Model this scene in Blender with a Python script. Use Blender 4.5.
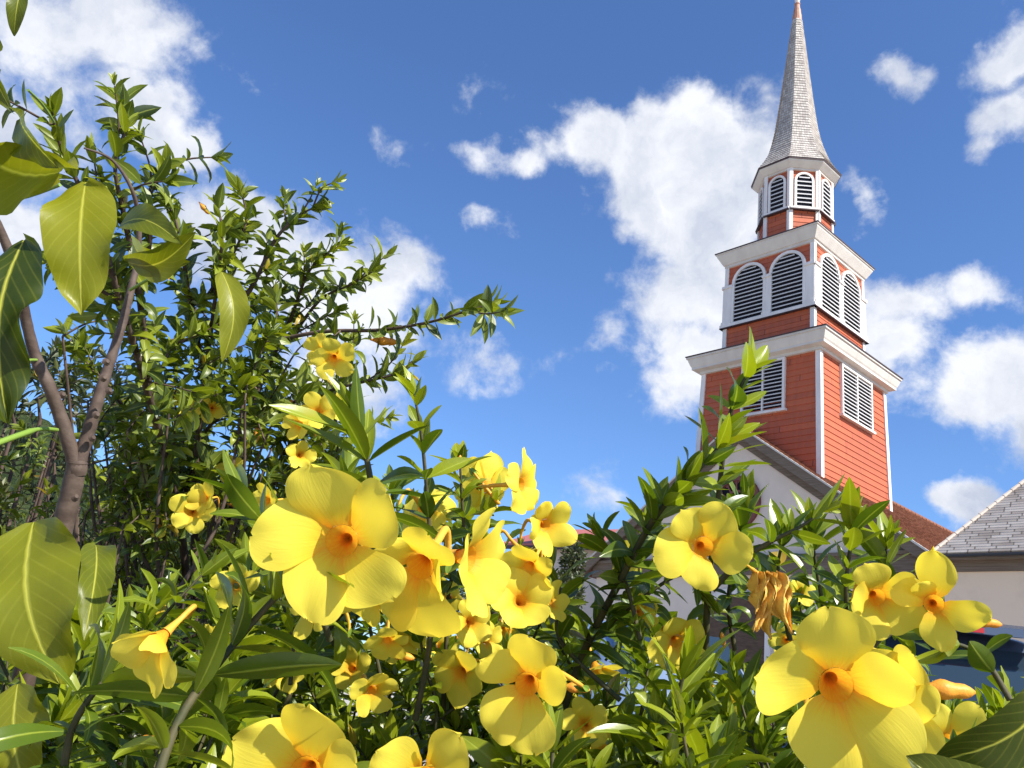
import bpy, math, random
from math import sin, cos, pi, radians, sqrt, exp
from mathutils import Vector, Matrix

# ------------------------------------------------------------------ scene, camera, light
for o in list(bpy.data.objects): bpy.data.objects.remove(o)
SC = bpy.context.scene
COL = SC.collection
CH = 0.8                                   # camera height above the ground
F_PX, PITCH, ROLL = 860.0, 0.34772, 0.12989
cr, sr, cp, sp = cos(ROLL), sin(ROLL), cos(PITCH), sin(PITCH)
RIGHT = Vector((cr, -sr*sp, sr*cp)); UP = Vector((-sr, -cr*sp, cr*cp)); FWD = Vector((0, cp, sp))
EYE = Vector((0, 0, CH))
cam_d = bpy.data.cameras.new('camera'); cam = bpy.data.objects.new('camera', cam_d); COL.objects.link(cam)
cam_d.sensor_width = 36; cam_d.lens = F_PX*36/1024; cam_d.clip_start = 0.02; cam_d.clip_end = 5000
cam.matrix_world = Matrix.Translation(EYE) @ Matrix((RIGHT, UP, -FWD)).transposed().to_4x4()
SC.camera = cam

YAW = 0.705968                              # the church's long axis
U = Vector((cos(YAW), sin(YAW), 0)); V = Vector((-sin(YAW), cos(YAW), 0))
SUN_EL = radians(42)
_a = radians(8)
SUN = (-V*cos(_a) + U*sin(_a))*cos(SUN_EL) + Vector((0, 0, sin(SUN_EL)))
SUN_AZ = math.atan2(SUN.x, SUN.y)
sd = bpy.data.lights.new('sun', 'SUN'); sd.energy = 4.6; sd.angle = radians(0.53); sd.color = (1.0, 0.955, 0.88)
so = bpy.data.objects.new('sun', sd); COL.objects.link(so); so.location = (0, 0, 40)
so.rotation_euler = SUN.to_track_quat('Z', 'Y').to_euler()

SC.view_settings.view_transform = 'Standard'; SC.view_settings.look = 'None'
SC.view_settings.gamma = 1; SC.view_settings.use_curve_mapping = False
SC.view_settings.exposure = 0.95
SC.render.resolution_x = 1024; SC.render.resolution_y = 768

def raydir(x, y):
    return (FWD + RIGHT*((x-512)/F_PX) - UP*((y-384)/F_PX))
def at(x, y, d):
    return EYE + raydir(x, y)*d

# ---- sky with clouds
W = bpy.data.worlds.new('World'); SC.world = W; W.use_nodes = True
nt = W.node_tree; nt.nodes.clear(); N = nt.nodes.new; LK = nt.links.new
def nmath(op, a, b=None, c=None, clamp=False):
    n = N('ShaderNodeMath'); n.operation = op; n.use_clamp = clamp
    for i, v in enumerate((a, b, c)):
        if v is None: continue
        if hasattr(v, 'links'): LK(v, n.inputs[i])
        else: n.inputs[i].default_value = v
    return n.outputs[0]
def ndot(vec, c):
    n = N('ShaderNodeVectorMath'); n.operation = 'DOT_PRODUCT'; LK(vec, n.inputs[0]); n.inputs[1].default_value = c
    return n.outputs['Value']
tc = N('ShaderNodeTexCoord'); DIR = tc.outputs['Generated']
def nnoise(scale, detail, rough, vec, col=False, dist=0):
    n = N('ShaderNodeTexNoise'); n.inputs['Scale'].default_value = scale; n.inputs['Detail'].default_value = detail
    n.inputs['Roughness'].default_value = rough; n.inputs['Distortion'].default_value = dist; LK(vec, n.inputs['Vector'])
    return n.outputs['Color' if col else 'Fac']
wn = nnoise(9, 9, 0.58, DIR, True)
vm = N('ShaderNodeVectorMath'); vm.operation = 'SUBTRACT'; LK(wn, vm.inputs[0]); vm.inputs[1].default_value = (.5, .5, .5)
vs = N('ShaderNodeVectorMath'); vs.operation = 'SCALE'; LK(vm.outputs[0], vs.inputs[0]); vs.inputs['Scale'].default_value = 0.11
va = N('ShaderNodeVectorMath'); va.operation = 'ADD'; LK(DIR, va.inputs[0]); LK(vs.outputs[0], va.inputs[1])
WD = va.outputs[0]
BLOBS = [ # where the clouds stand: x, y, half-width, half-height, turn (degrees), weight
 (50,50,170,95,10,.42),(125,30,80,60,20,1),(150,110,75,50,25,1),(190,150,50,32,10,.9),(0,120,110,90,0,.45),
 (340,290,125,80,10,1),(235,235,90,60,30,.95),(400,280,55,45,0,1),(0,215,75,45,0,.8),(330,380,90,60,0,.8),
 (680,150,95,66,10,1.1),(602,150,66,46,5,1.0),(640,190,70,50,30,1),(705,215,95,80,60,1.1),(705,290,80,95,90,1.1),(700,370,74,72,0,1.05),(745,190,60,100,0,1),
 (520,155,75,24,12,.45),(490,208,42,18,30,.40),(865,205,16,46,-15,.42),(480,360,58,32,0,.42),(612,349,26,14,0,.18),
 (592,492,44,32,0,.42),(387,140,20,18,0,.17),
 (905,305,75,45,10,.75),(975,285,60,34,-10,.7),(990,385,80,58,10,1),(905,350,62,60,0,.75),(1012,50,60,42,-20,.9),(1005,115,48,45,0,.8),
 (905,83,32,20,5,.45),(970,500,48,32,0,1),(860,390,60,40,0,.6),(1060,420,70,60,0,1),(470,100,26,14,-20,.16)]
acc = None
for (x, y, rx, ry, rot, wt) in BLOBS:
    c = raydir(x, y).normalized(); a_ = radians(rot)
    ex = RIGHT*cos(a_) - UP*sin(a_); ey = RIGHT*sin(a_) + UP*cos(a_)
    ex = (ex - c*ex.dot(c)).normalized(); ey = (ey - c*ey.dot(c)).normalized()
    k = raydir(x, y).length
    cx = N('ShaderNodeCombineXYZ')
    LK(ndot(WD, ex*(F_PX*k/rx)), cx.inputs[0]); LK(ndot(WD, ey*(F_PX*k/ry)), cx.inputs[1])
    LK(nmath('MULTIPLY_ADD', ndot(DIR, c), -2.0, 2.0), cx.inputs[2])
    ln = N('ShaderNodeVectorMath'); ln.operation = 'LENGTH'; LK(cx.outputs[0], ln.inputs[0])
    v = nmath('MULTIPLY_ADD', ln.outputs['Value'], -wt, wt)
    acc = v if acc is None else nmath('SMOOTH_MAX', acc, v, 0.15)
fb = nnoise(17, 12, 0.60, DIR, False, 0.15)
fb2 = nnoise(3.2, 6, 0.6, DIR)
# the rest of the sky, behind the viewer, carries scattered clouds of its own
back = nmath('SUBTRACT', fb2, 0.58); bm = nmath('LESS_THAN', ndot(DIR, FWD), 0.55)
back = nmath('MULTIPLY_ADD', back, 5.0, nmath('MULTIPLY_ADD', bm, 3.0, -3.0))
acc = nmath('MAXIMUM', acc, back)
dens = nmath('ADD', acc, nmath('MULTIPLY_ADD', fb, 1.5, -0.82))
mr = N('ShaderNodeMapRange'); mr.interpolation_type = 'SMOOTHSTEP'; LK(dens, mr.inputs['Value'])
mr.inputs['From Min'].default_value = -0.06; mr.inputs['From Max'].default_value = 0.50
thin = N('ShaderNodeMapRange'); LK(dens, thin.inputs['Value'])
thin.inputs['From Min'].default_value = 0.15; thin.inputs['From Max'].default_value = 1.1
sky = N('ShaderNodeTexSky'); sky.sky_type = 'NISHITA'; sky.sun_disc = False
sky.sun_elevation = SUN_EL; sky.sun_rotation = SUN_AZ; sky.air_density = 1.0; sky.dust_density = 0.5; sky.ozone_density = 1.3
skg = N('ShaderNodeMixRGB'); skg.blend_type = 'MULTIPLY'; skg.inputs[0].default_value = 1; LK(sky.outputs[0], skg.inputs[1]); skg.inputs[2].default_value = (0.645, 0.885, 1.24, 1)
lum = nmath('MULTIPLY_ADD', nnoise(8, 9, 0.6, WD), 2.1, -0.50)
cramp = N('ShaderNodeValToRGB'); LK(nmath('MULTIPLY_ADD', thin.outputs[0], -0.22, lum), cramp.inputs[0])
cramp.color_ramp.elements[0].position = 0.12; cramp.color_ramp.elements[0].color = (3.4, 3.8, 4.7, 1)
cramp.color_ramp.elements[1].position = 0.74; cramp.color_ramp.elements[1].color = (6.0, 6.15, 6.5, 1)
mix = N('ShaderNodeMixRGB'); LK(mr.outputs[0], mix.inputs[0]); LK(skg.outputs[0], mix.inputs[1]); LK(cramp.outputs[0], mix.inputs[2])
bg = N('ShaderNodeBackground'); bg.inputs['Strength'].default_value = 0.085; LK(mix.outputs[0], bg.inputs['Color'])
wo = N('ShaderNodeOutputWorld'); LK(bg.outputs[0], wo.inputs['Surface'])

# ------------------------------------------------------------------ helpers
class MB:
    def __init__(s): s.v = []; s.f = []; s.uv = []; s.t = []; s.m = []
    def face(s, pts, uv=None, tone=0.5, m=0):
        b = len(s.v); s.v += [tuple(p) for p in pts]; s.f.append(tuple(range(b, b+len(pts))))
        s.uv += uv if uv else [(p[0]+p[1], p[2]) for p in pts]; s.t += [tone]*len(pts); s.m.append(m)
    def grid(s, rows, tone=0.5, uvs=None, m=0, closed=False, tones=None):
        b = len(s.v); nr, nc = len(rows), len(rows[0])
        for r in rows: s.v += [tuple(p) for p in r]
        for i in range(nr-1):
            for j in range(nc if closed else nc-1):
                j2 = (j+1) % nc
                s.f.append((b+i*nc+j, b+i*nc+j2, b+(i+1)*nc+j2, b+(i+1)*nc+j))
                for (ii, jj, jr) in ((i, j, j), (i, j2, j+1), (i+1, j2, j+1), (i+1, j, j)):
                    s.uv.append(uvs(ii/(nr-1), jr/(nc if closed else nc-1)) if uvs else (jr/(nc if closed else nc-1), ii/(nr-1)))
                    s.t.append(tones[ii] if tones else tone)
                s.m.append(m)
    def box(s, x0, x1, y0, y1, z0, z1, tone=0.5, m=0):
        p = [Vector((x, y, z)) for z in (z0, z1) for y in (y0, y1) for x in (x0, x1)]
        for q in ((0,2,3,1),(4,5,7,6),(0,1,5,4),(1,3,7,5),(3,2,6,7),(2,0,4,6)): s.face([p[i] for i in q], None, tone, m)
    def obox(s, o, ax, ay, az, tone=0.5, m=0):       # corner + three edge vectors
        o = Vector(o); ax, ay, az = Vector(ax), Vector(ay), Vector(az)
        p = [o+ax*i+ay*j+az*k for k in (0, 1) for j in (0, 1) for i in (0, 1)]
        for q in ((0,2,3,1),(4,5,7,6),(0,1,5,4),(1,3,7,5),(3,2,6,7),(2,0,4,6)): s.face([p[i] for i in q], None, tone, m)
    def tube(s, pts, rad, n=7, tone=0.5, m=0, cap=True):
        pts = [Vector(p) for p in pts]; rows = []
        up = Vector((0.31, 0.17, 0.93)); L = 0
        for i, p in enumerate(pts):
            t = (pts[min(i+1, len(pts)-1)] - pts[max(i-1, 0)])
            t = t.normalized() if t.length > 1e-9 else Vector((0, 0, 1))
            a = t.cross(up); a = a.normalized() if a.length > 1e-3 else t.orthogonal().normalized(); b = t.cross(a)
            r = rad[i] if isinstance(rad, (list, tuple)) else rad
            rows.append([p + (a*cos(2*pi*k/n) + b*sin(2*pi*k/n))*r for k in range(n)])
        s.grid(rows, tone, m=m, closed=True)
        if cap:
            s.face(rows[0][::-1], None, tone, m); s.face(rows[-1], None, tone, m)
    def build(s, name, mats, parent=None, smooth=False, merge=False):
        me = bpy.data.meshes.new(name); me.from_pydata(s.v, [], s.f)
        ul = me.uv_layers.new(name='UVMap'); ul.data.foreach_set('uv', [c for u in s.uv for c in u])
        at_ = me.attributes.new('tone', 'FLOAT', 'CORNER'); at_.data.foreach_set('value', s.t)
        mats = mats if isinstance(mats, (list, tuple)) else [mats]
        for m_ in mats: me.materials.append(m_)
        me.polygons.foreach_set('material_index', s.m)
        if smooth: me.polygons.foreach_set('use_smooth', [True]*len(s.f))
        me.validate(); me.update()
        o = bpy.data.objects.new(name, me); COL.objects.link(o)
        if parent: o.parent = parent
        return o

def tag(o, label=None, cat=None, group=None, kind=None):
    if label: o['label'] = label
    if cat: o['category'] = cat
    if group: o['group'] = group
    if kind: o['kind'] = kind
    return o
def empty(name, loc=(0, 0, 0), rz=0):
    o = bpy.data.objects.new(name, None); COL.objects.link(o); o.location = loc; o.rotation_euler = (0, 0, rz); o.empty_display_size = .2
    return o

class Mat:
    def __init__(s, name, col=(.5, .5, .5), rough=0.6, spec=0.5, metal=0):
        s.m = bpy.data.materials.new(name); s.m.use_nodes = True; s.t = s.m.node_tree; s.b = s.t.nodes['Principled BSDF']
        s.b.inputs['Base Color'].default_value = (*col, 1); s.b.inputs['Roughness'].default_value = rough
        s.b.inputs['Specular IOR Level'].default_value = spec; s.b.inputs['Metallic'].default_value = metal
    def n(s, typ, **kw):
        n = s.t.nodes.new(typ)
        for k, v in kw.items():
            if k in n.inputs: n.inputs[k].default_value = v
            else: setattr(n, k, v)
        return n
    def l(s, a, b): s.t.links.new(a, b)
    def math(s, op, a, b=None, c=None):
        n = s.n('ShaderNodeMath'); n.operation = op
        for i, v in enumerate((a, b, c)):
            if v is None: continue
            if hasattr(v, 'links'): s.l(v, n.inputs[i])
            else: n.inputs[i].default_value = v
        return n.outputs[0]
    def noise(s, scale, detail=4, rough=.55, vec=None, stretch=None):
        n = s.n('ShaderNodeTexNoise'); n.inputs['Scale'].default_value = scale; n.inputs['Detail'].default_value = detail; n.inputs['Roughness'].default_value = rough
        if vec is None: vec = s.n('ShaderNodeTexCoord').outputs['Object']
        if stretch:
            mp = s.n('ShaderNodeMapping'); s.l(vec, mp.inputs[0]); mp.inputs['Scale'].default_value = stretch; vec = mp.outputs[0]
        s.l(vec, n.inputs['Vector']); return n.outputs['Fac']
    def ramp(s, fac, stops):
        n = s.n('ShaderNodeValToRGB'); s.l(fac, n.inputs[0]); e = n.color_ramp.elements
        while len(e) < len(stops): e.new(.5)
        for el, (p, c) in zip(e, stops): el.position = p; el.color = (*c, 1)
        return n.outputs[0]
    def mixc(s, fac, a, b, mode='MIX'):
        n = s.n('ShaderNodeMixRGB'); n.blend_type = mode
        for i, v in enumerate((fac, a, b)):
            if hasattr(v, 'links'): s.l(v, n.inputs[i])
            elif i == 0: n.inputs[0].default_value = v
            else: n.inputs[i].default_value = (*v, 1)
        return n.outputs[0]
    def base(s, c): s.l(c, s.b.inputs['Base Color'])
    def bump(s, h, strength=.3, dist=.01):
        n = s.n('ShaderNodeBump'); n.inputs['Strength'].default_value = strength; n.inputs['Distance'].default_value = dist
        s.l(h, n.inputs['Height']); s.l(n.outputs[0], s.b.inputs['Normal']); return n

def m_noise(name, c1, c2, scale, rough=.6, spec=.4, stretch=None, bump=.2, bd=.01, detail=5):
    m = Mat(name, c1, rough, spec); f = m.noise(scale, detail, .6, None, stretch)
    m.base(m.ramp(f, [(.32, c1), (.68, c2)])); m.bump(f, bump, bd); return m.m
def m_tiles(name, c1, c2, c3, width, rough=.85, gk=.25):       # u metres along the course, v = course number
    m = Mat(name, c1, rough, .2); uv = m.n('ShaderNodeUVMap').outputs[0]
    sp_ = m.n('ShaderNodeSeparateXYZ'); m.l(uv, sp_.inputs[0])
    row = m.math('FLOOR', sp_.outputs[1]); wn_ = m.n('ShaderNodeTexWhiteNoise', noise_dimensions='1D'); m.l(row, wn_.inputs['W'])
    uu = m.math('ADD', m.math('DIVIDE', sp_.outputs[0], width), m.math('MULTIPLY', wn_.outputs['Value'], 7.3))
    cell = m.math('FLOOR', uu); fr = m.math('FRACT', uu)
    cb = m.n('ShaderNodeCombineXYZ'); m.l(cell, cb.inputs[0]); m.l(row, cb.inputs[1])
    w2 = m.n('ShaderNodeTexWhiteNoise', noise_dimensions='2D'); m.l(cb.outputs[0], w2.inputs['Vector'])
    nz = m.noise(3.0, 6)
    base = m.ramp(m.math('MULTIPLY_ADD', nz, .5, m.math('MULTIPLY', w2.outputs['Value'], .5)), [(.2, c1), (.5, c2), (.8, c3)])
    gap = m.math('LESS_THAN', fr, .07)
    m.base(m.mixc(gap, base, tuple(x*gk for x in c1)))
    m.bump(m.math('MULTIPLY_ADD', gap, -1.0, m.math('MULTIPLY', w2.outputs['Value'], .7)), .7, .02); return m.m

M = {}
def m_siding():
    m = Mat('siding_paint', (.43, .11, .05), .55, .35); uv = m.n('ShaderNodeUVMap').outputs[0]; sp_ = m.n('ShaderNodeSeparateXYZ'); m.l(uv, sp_.inputs[0])
    row = m.math('FLOOR', sp_.outputs[1]); w1 = m.n('ShaderNodeTexWhiteNoise', noise_dimensions='1D'); m.l(row, w1.inputs['W'])
    uu = m.math('MULTIPLY_ADD', w1.outputs['Value'], 3.1, m.math('DIVIDE', sp_.outputs[0], 2.7)); fr = m.math('FRACT', uu)
    cb = m.n('ShaderNodeCombineXYZ'); m.l(m.math('FLOOR', uu), cb.inputs[0]); m.l(row, cb.inputs[1])
    w2 = m.n('ShaderNodeTexWhiteNoise', noise_dimensions='2D'); m.l(cb.outputs[0], w2.inputs['Vector'])
    streak = m.noise(3.0, 6, .6, None, (2.2, 2.2, .25))
    f = m.math('MULTIPLY_ADD', w2.outputs['Value'], .35, m.math('MULTIPLY', streak, .75))
    c = m.ramp(f, [(.2, (.50, .120, .046)), (.55, (.44, .104, .041)), (.85, (.34, .085, .040))])
    gap = m.math('LESS_THAN', fr, .008); m.base(m.mixc(gap, c, (.12, .04, .03)))
    m.bump(m.noise(14, 4, .5, None, (1, 1, 12)), .15, .01); return m.m
M['siding'] = m_siding()
M['white'] = m_noise('white_paint', (.76, .71, .655), (.62, .57, .52), 3, .5, .4, (1, 1, .3))
M['cream'] = m_noise('cream_paint', (.60, .56, .49), (.52, .47, .41), 3, .55, .4, (1, 1, .3))
M['slat'] = m_noise('louver_paint', (.62, .60, .58), (.46, .45, .44), 4, .55, .35, (1, 1, 6))
M['shade_backing'] = Mat('interior_shade_paint', (.012, .013, .018), .9, .1).m  # near-black backing panels: the shade inside the openings is painted on
M['edge'] = Mat('dark_metal_edge', (.055, .03, .03), .6).m
M['shingle'] = m_tiles('weathered_shingle', (.30, .265, .235), (.42, .38, .34), (.50, .46, .41), .09)
M['redtile'] = m_tiles('red_roof_tile', (.12, .05, .028), (.22, .088, .050), (.27, .125, .075), .16)
M['greytile'] = m_tiles('grey_roof_tile', (.38, .31, .25), (.53, .455, .385), (.62, .545, .465), .42, .85, .6)
M['plaster'] = m_noise('white_plaster', (.72, .60, .49), (.64, .535, .44), 1.2, .8, .2, None, .1, .01, 8)
M['stain_plaster'] = (lambda m: (m.base(m.mixc(m.ramp(m.noise(1.1, 8, .7), [(.5, (0, 0, 0)), (.75, (.6,)*3)]), (.82, .63, .45), (.62, .47, .34))), m.bump(m.noise(20, 4), .1, .01), m.m)[-1])(Mat('aged_plaster', (.7, .6, .5), .85, .2))
M['wood'] = m_noise('weathered_timber', (.12, .085, .06), (.22, .17, .125), 6, .8, .2, (1, .25, 8), .4, .01)
M['darkwood'] = m_noise('dark_timber', (.07, .045, .03), (.14, .09, .06), 5, .75, .25, (1, 1, 6))
M['rose'] = Mat('window_red', (.16, .045, .035), .6).m
M['pinkroof'] = m_noise('salmon_roof', (.42, .13, .11), (.36, .11, .09), 2, .6, .4, (1, 8, 1))
M['copper'] = m_noise('copper_cap', (.28, .12, .07), (.42, .22, .14), 8, .5, .5)
M['pipe'] = Mat('dark_pipe', (.02, .02, .022), .5).m
M['cable'] = Mat('cable_sheath', (.55, .5, .45), .6).m

# leaves
def leaf_mat(name, c0, c1, c2, trans=.32, rough=.33, veins=False):
    m = Mat(name, c0, rough, .34 if veins else .55); a = m.n('ShaderNodeAttribute', attribute_name='tone').outputs['Fac']
    col = m.ramp(m.math('MULTIPLY_ADD', m.noise(35, 3), .24, m.math('SUBTRACT', a, .12)), [(0, c0), (.46, c1), (.90, c2), (1, (.46, .30, .03))])
    uv = m.n('ShaderNodeUVMap').outputs[0]; s_ = m.n('ShaderNodeSeparateXYZ'); m.l(uv, s_.inputs[0])
    du = m.math('ABSOLUTE', m.math('SUBTRACT', s_.outputs[0], .5))
    rib = m.math('SUBTRACT', 1.0, m.math('SMOOTH_MIN', m.math('DIVIDE', du, .035 if veins else .07), 1.0, .2))
    light = tuple(min(1, x*1.5+.05) for x in c2)
    if veins:
        ph = m.math('MULTIPLY_ADD', s_.outputs[1], 62.0, m.math('MULTIPLY', du, -38.0))
        lat = m.math('POWER', m.math('MULTIPLY_ADD', m.math('SINE', ph), .5, .5), 14.0)
        nz = m.noise(60, 3); lat = m.math('MULTIPLY', lat, m.math('MULTIPLY', nz, .20))
        veil = m.math('MAXIMUM', rib, lat)
    else: veil = m.math('MULTIPLY', rib, .55)
    c = m.mixc(veil, col, light)
    m.base(c)
    bh = m.math('MULTIPLY_ADD', veil, -1.0, m.math('MULTIPLY', m.noise(120, 3), .5)); m.bump(bh, .35, .0012)
    tr = m.n('ShaderNodeBsdfTranslucent'); hs = m.mixc(1.0, c, (1.45, 1.5, .55), 'MULTIPLY'); m.l(hs, tr.inputs['Color'])
    mx = m.n('ShaderNodeMixShader'); mx.inputs[0].default_value = trans
    out = m.t.nodes['Material Output']; m.l(m.b.outputs[0], mx.inputs[1]); m.l(tr.outputs[0], mx.inputs[2]); m.l(mx.outputs[0], out.inputs['Surface'])
    return m.m
M['leaf'] = leaf_mat('glossy_leaf', (.020, .045, .006), (.085, .135, .008), (.26, .30, .012))
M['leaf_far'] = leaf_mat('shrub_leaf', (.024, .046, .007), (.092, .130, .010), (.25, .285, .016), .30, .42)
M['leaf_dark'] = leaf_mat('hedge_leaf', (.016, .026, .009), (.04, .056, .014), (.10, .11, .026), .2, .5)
M['leaf_big'] = leaf_mat('broad_leaf', (.03, .05, .006), (.125, .145, .008), (.30, .29, .014), .36, .38, True)
M['stem'] = m_noise('green_brown_stem', (.035, .042, .014), (.085, .070, .030), 40, .7, .3)
M['bark'] = m_noise('smooth_bark', (.055, .035, .026), (.12, .085, .064), 45, .7, .3, (1, 1, 1.5), .5, .002)
M['twig'] = m_noise('dark_twig', (.05, .033, .024), (.13, .09, .07), 30, .8, .2)

def petal_mat():
    m = Mat('yellow_petal', (.85, .6, .02), .55, .22); a = m.n('ShaderNodeAttribute', attribute_name='tone').outputs['Fac']
    uv = m.n('ShaderNodeUVMap').outputs[0]; mp = m.n('ShaderNodeMapping'); m.l(uv, mp.inputs[0]); mp.inputs['Scale'].default_value = (14, 1.6, 1)
    st = m.noise(2.2, 4, .6, mp.outputs[0])
    f = m.math('MULTIPLY', a, m.math('MULTIPLY_ADD', st, 1.5, .25))
    c = m.ramp(f, [(0, (.90, .76, .085)), (.30, (.90, .66, .045)), (.62, (.90, .46, .030)), (1, (.86, .32, .020))])
    m.base(c); m.bump(st, .16, .002)
    tr = m.n('ShaderNodeBsdfTranslucent'); m.l(m.mixc(1.0, c, (1.05, 1.0, .7), 'MULTIPLY'), tr.inputs['Color'])
    mx = m.n('ShaderNodeMixShader'); mx.inputs[0].default_value = .46; out = m.t.nodes['Material Output']
    m.l(m.b.outputs[0], mx.inputs[1]); m.l(tr.outputs[0], mx.inputs[2]); m.l(mx.outputs[0], out.inputs['Surface']); return m.m
M['petal'] = petal_mat()
M['tube'] = m_noise('flower_tube', (.72, .42, .04), (.62, .27, .03), 40, .5, .3)
M['bud'] = m_noise('bud_orange', (.78, .34, .03), (.62, .20, .025), 60, .5, .3)
M['wilt'] = m_noise('wilted_petal', (.78, .50, .10), (.70, .36, .07), 60, .6, .2, None, .6, .003)
M['calyx'] = Mat('calyx_green', (.17, .27, .03), .5).m

# ------------------------------------------------------------------ ground and far hill
g = MB(); g.face([(-900, -300, 0), (900, -300, 0), (900, 1500, 0), (-900, 1500, 0)])
gm = Mat('ground_paving', (.3, .28, .27), .85, .2); gf = gm.noise(.6, 9, .65); gm.base(gm.ramp(gf, [(.3, (.34, .31, .28)), (.7, (.46, .42, .375))])); gm.bump(gm.noise(60, 4), .4, .01)
tag(g.build('ground', gm.m), kind='structure')
random.seed(3)
g = MB()                                                    # planted bed under the shrubs
n_ = 40; ring = [(0.1+3.6*cos(2*pi*i/n_)*(1+.06*sin(5*i)), 1.7+1.75*sin(2*pi*i/n_)*(1+.05*cos(7*i))) for i in range(n_)]
g.face([(x, y, .06) for x, y in ring]); 
for i in range(n_):
    a_, b_ = ring[i], ring[(i+1) % n_]; g.face([(a_[0], a_[1], 0), (b_[0], b_[1], 0), (b_[0], b_[1], .06), (a_[0], a_[1], .06)])
tag(g.build('soil_bed', m_noise('dark_soil', (.045, .03, .02), (.10, .07, .045), 20, .95, .1, None, .8, .02)), kind='structure')
# hill far off on the left
rows = []
for i in range(26):
    t = i/25; row = []
    for j in range(50):
        s_ = j/49; x = -190+250*s_; y = 90+150*t
        prof = max(0, 1-abs((x+115)/95)**2)
        h = 46*prof*sin(min(1, t*1.15)*pi/2)*(1+.12*sin(x*.13+y*.05)+.07*sin(x*.31))
        row.append((x, y, h-1.0+random.uniform(-.8, .8)*min(1, t*6)))
    rows.append(row)
g = MB(); g.grid(rows)
hm = Mat('wooded_hill', (.03, .05, .02), .95, .1); f_ = hm.noise(.22, 10, .75)
hm.base(hm.ramp(f_, [(.35, (.016, .03, .010)), (.5, (.045, .07, .02)), (.68, (.10, .12, .045))])); hm.bump(f_, 1, 3)
tag(g.build('hill', hm.m, smooth=True), kind='structure')

# ------------------------------------------------------------------ church
church = empty('church', (8.751, 25.0, CH), YAW)           # children below: x = away to the right, y = to the left, z = metres above the eye
GZ = -CH-.01
tag(church, 'white gabled church with a tall red clapboard bell tower, louvred openings and a shingled spire', 'church')
DIRS = [((-1, 0), (0, -1)), ((0, -1), (1, 0)), ((1, 0), (0, 1)), ((0, 1), (-1, 0))]    # outward normal, along

def lapped(mb, A, B, Cc, D, n, th, uvw=None, m=0, tone=.5):
    A, B, Cc, D = map(Vector, (A, B, Cc, D)); nrm = (B-A).cross(D-A).normalized()
    for k in range(n):
        t0, t1 = k/n, (k+1)/n
        a, b = A.lerp(D, t0), B.lerp(Cc, t0); c, d = B.lerp(Cc, t1), A.lerp(D, t1)
        ao, bo = a+nrm*th, b+nrm*th
        L0 = 0; L1 = (b-a).length; L2 = (c-d).length; o = (L1-L2)/2
        mb.face([ao, bo, c+nrm*th*.12, d+nrm*th*.12], [(L0, k+.02), (L1, k+.02), (L1-o, k+.98), (o, k+.98)], tone, m)
        mb.face([a, b, bo, ao], [(L0, k+.01), (L1, k+.01), (L1, k+.02), (L0, k+.02)], tone, m)
def side_pts(nrm, alo, w, z, s): return (nrm[0]*w+alo[0]*w*s, nrm[1]*w+alo[1]*w*s, z)
def clad(mb, z0, w0, z1, w1, n, th=.022):
    for nr, al in DIRS:
        lapped(mb, side_pts(nr, al, w0, z0, -1), side_pts(nr, al, w0, z0, 1), side_pts(nr, al, w1, z1, 1), side_pts(nr, al, w1, z1, -1), n, th)
def ngon(r, z, n=8, ph=pi/8): return [(r*cos(ph+2*pi*i/n), r*sin(ph+2*pi*i/n), z) for i in range(n)]
def sq(w, z): return [(-w, -w, z), (w, -w, z), (w, w, z), (-w, w, z)]
def rings(mb, prof, shape, tone=.5, m=0, caps=True):
    rr = [shape(w, z) for w, z in prof]
    for a, b in zip(rr, rr[1:]):
        for i in range(len(a)):
            j = (i+1) % len(a); mb.face([a[i], a[j], b[j], b[i]], None, tone, m)
    if caps: mb.face(rr[0][::-1], None, tone, m); mb.face(rr[-1], None, tone, m)
def corner_boards(par_, z0, w0, z1, w1, bw=.11, th=.045):
    for sx in (-1, 1):
        for sy in (-1, 1):
            mb = MB()
            for (ax, ay) in ((1, 0), (0, 1)):
                # board on the face whose normal is along ax/ay
                def P(w, z, off, inn):
                    x = sx*(w+off) if ax else sx*(w+.0-inn); y = sy*(w+off) if ay else sy*(w-inn)
                    return Vector((x, y, z))
                ov = th if ax else th-.003
                a = [P(w0, z0, ov, -ov), P(w0, z0, ov, bw), P(w1, z1, ov, bw), P(w1, z1, ov, -ov)]
                b = [P(w0, z0, -.01, -ov+.001), P(w0, z0, -.01, bw), P(w1, z1, -.01, bw), P(w1, z1, -.01, -ov+.001)]
                mb.face(a); mb.face(b[::-1])
                for i in range(4): j = (i+1) % 4; mb.face([a[i], a[j], b[j], b[i]])
            mb.build('corner_board', M['white'], par_)

ZB, WB_, ZT, WT = 5.2, 2.055, 10.371, 1.956
t = MB(); clad(t, ZB, WB_, ZT, WT, 28)
tower = t.build('tower', M['siding'], church)
corner_boards(tower, ZB, WB_+.012, ZT-.05, WT+.012)
t = MB()
rings(t, [(1.93, 10.27), (2.06, 10.275), (2.06, 10.36), (2.24, 10.40), (2.24, 10.47), (2.27, 10.52), (2.33, 10.68), (2.335, 10.735), (2.375, 10.74), (2.375, 10.80)], sq)
t.build('cornice', M['cream'], tower)
t = MB(); rings(t, [(2.40, 10.802), (2.40, 10.835), (1.50, 11.0)], sq); t.build('cornice_roof', M['edge'], tower)

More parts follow.
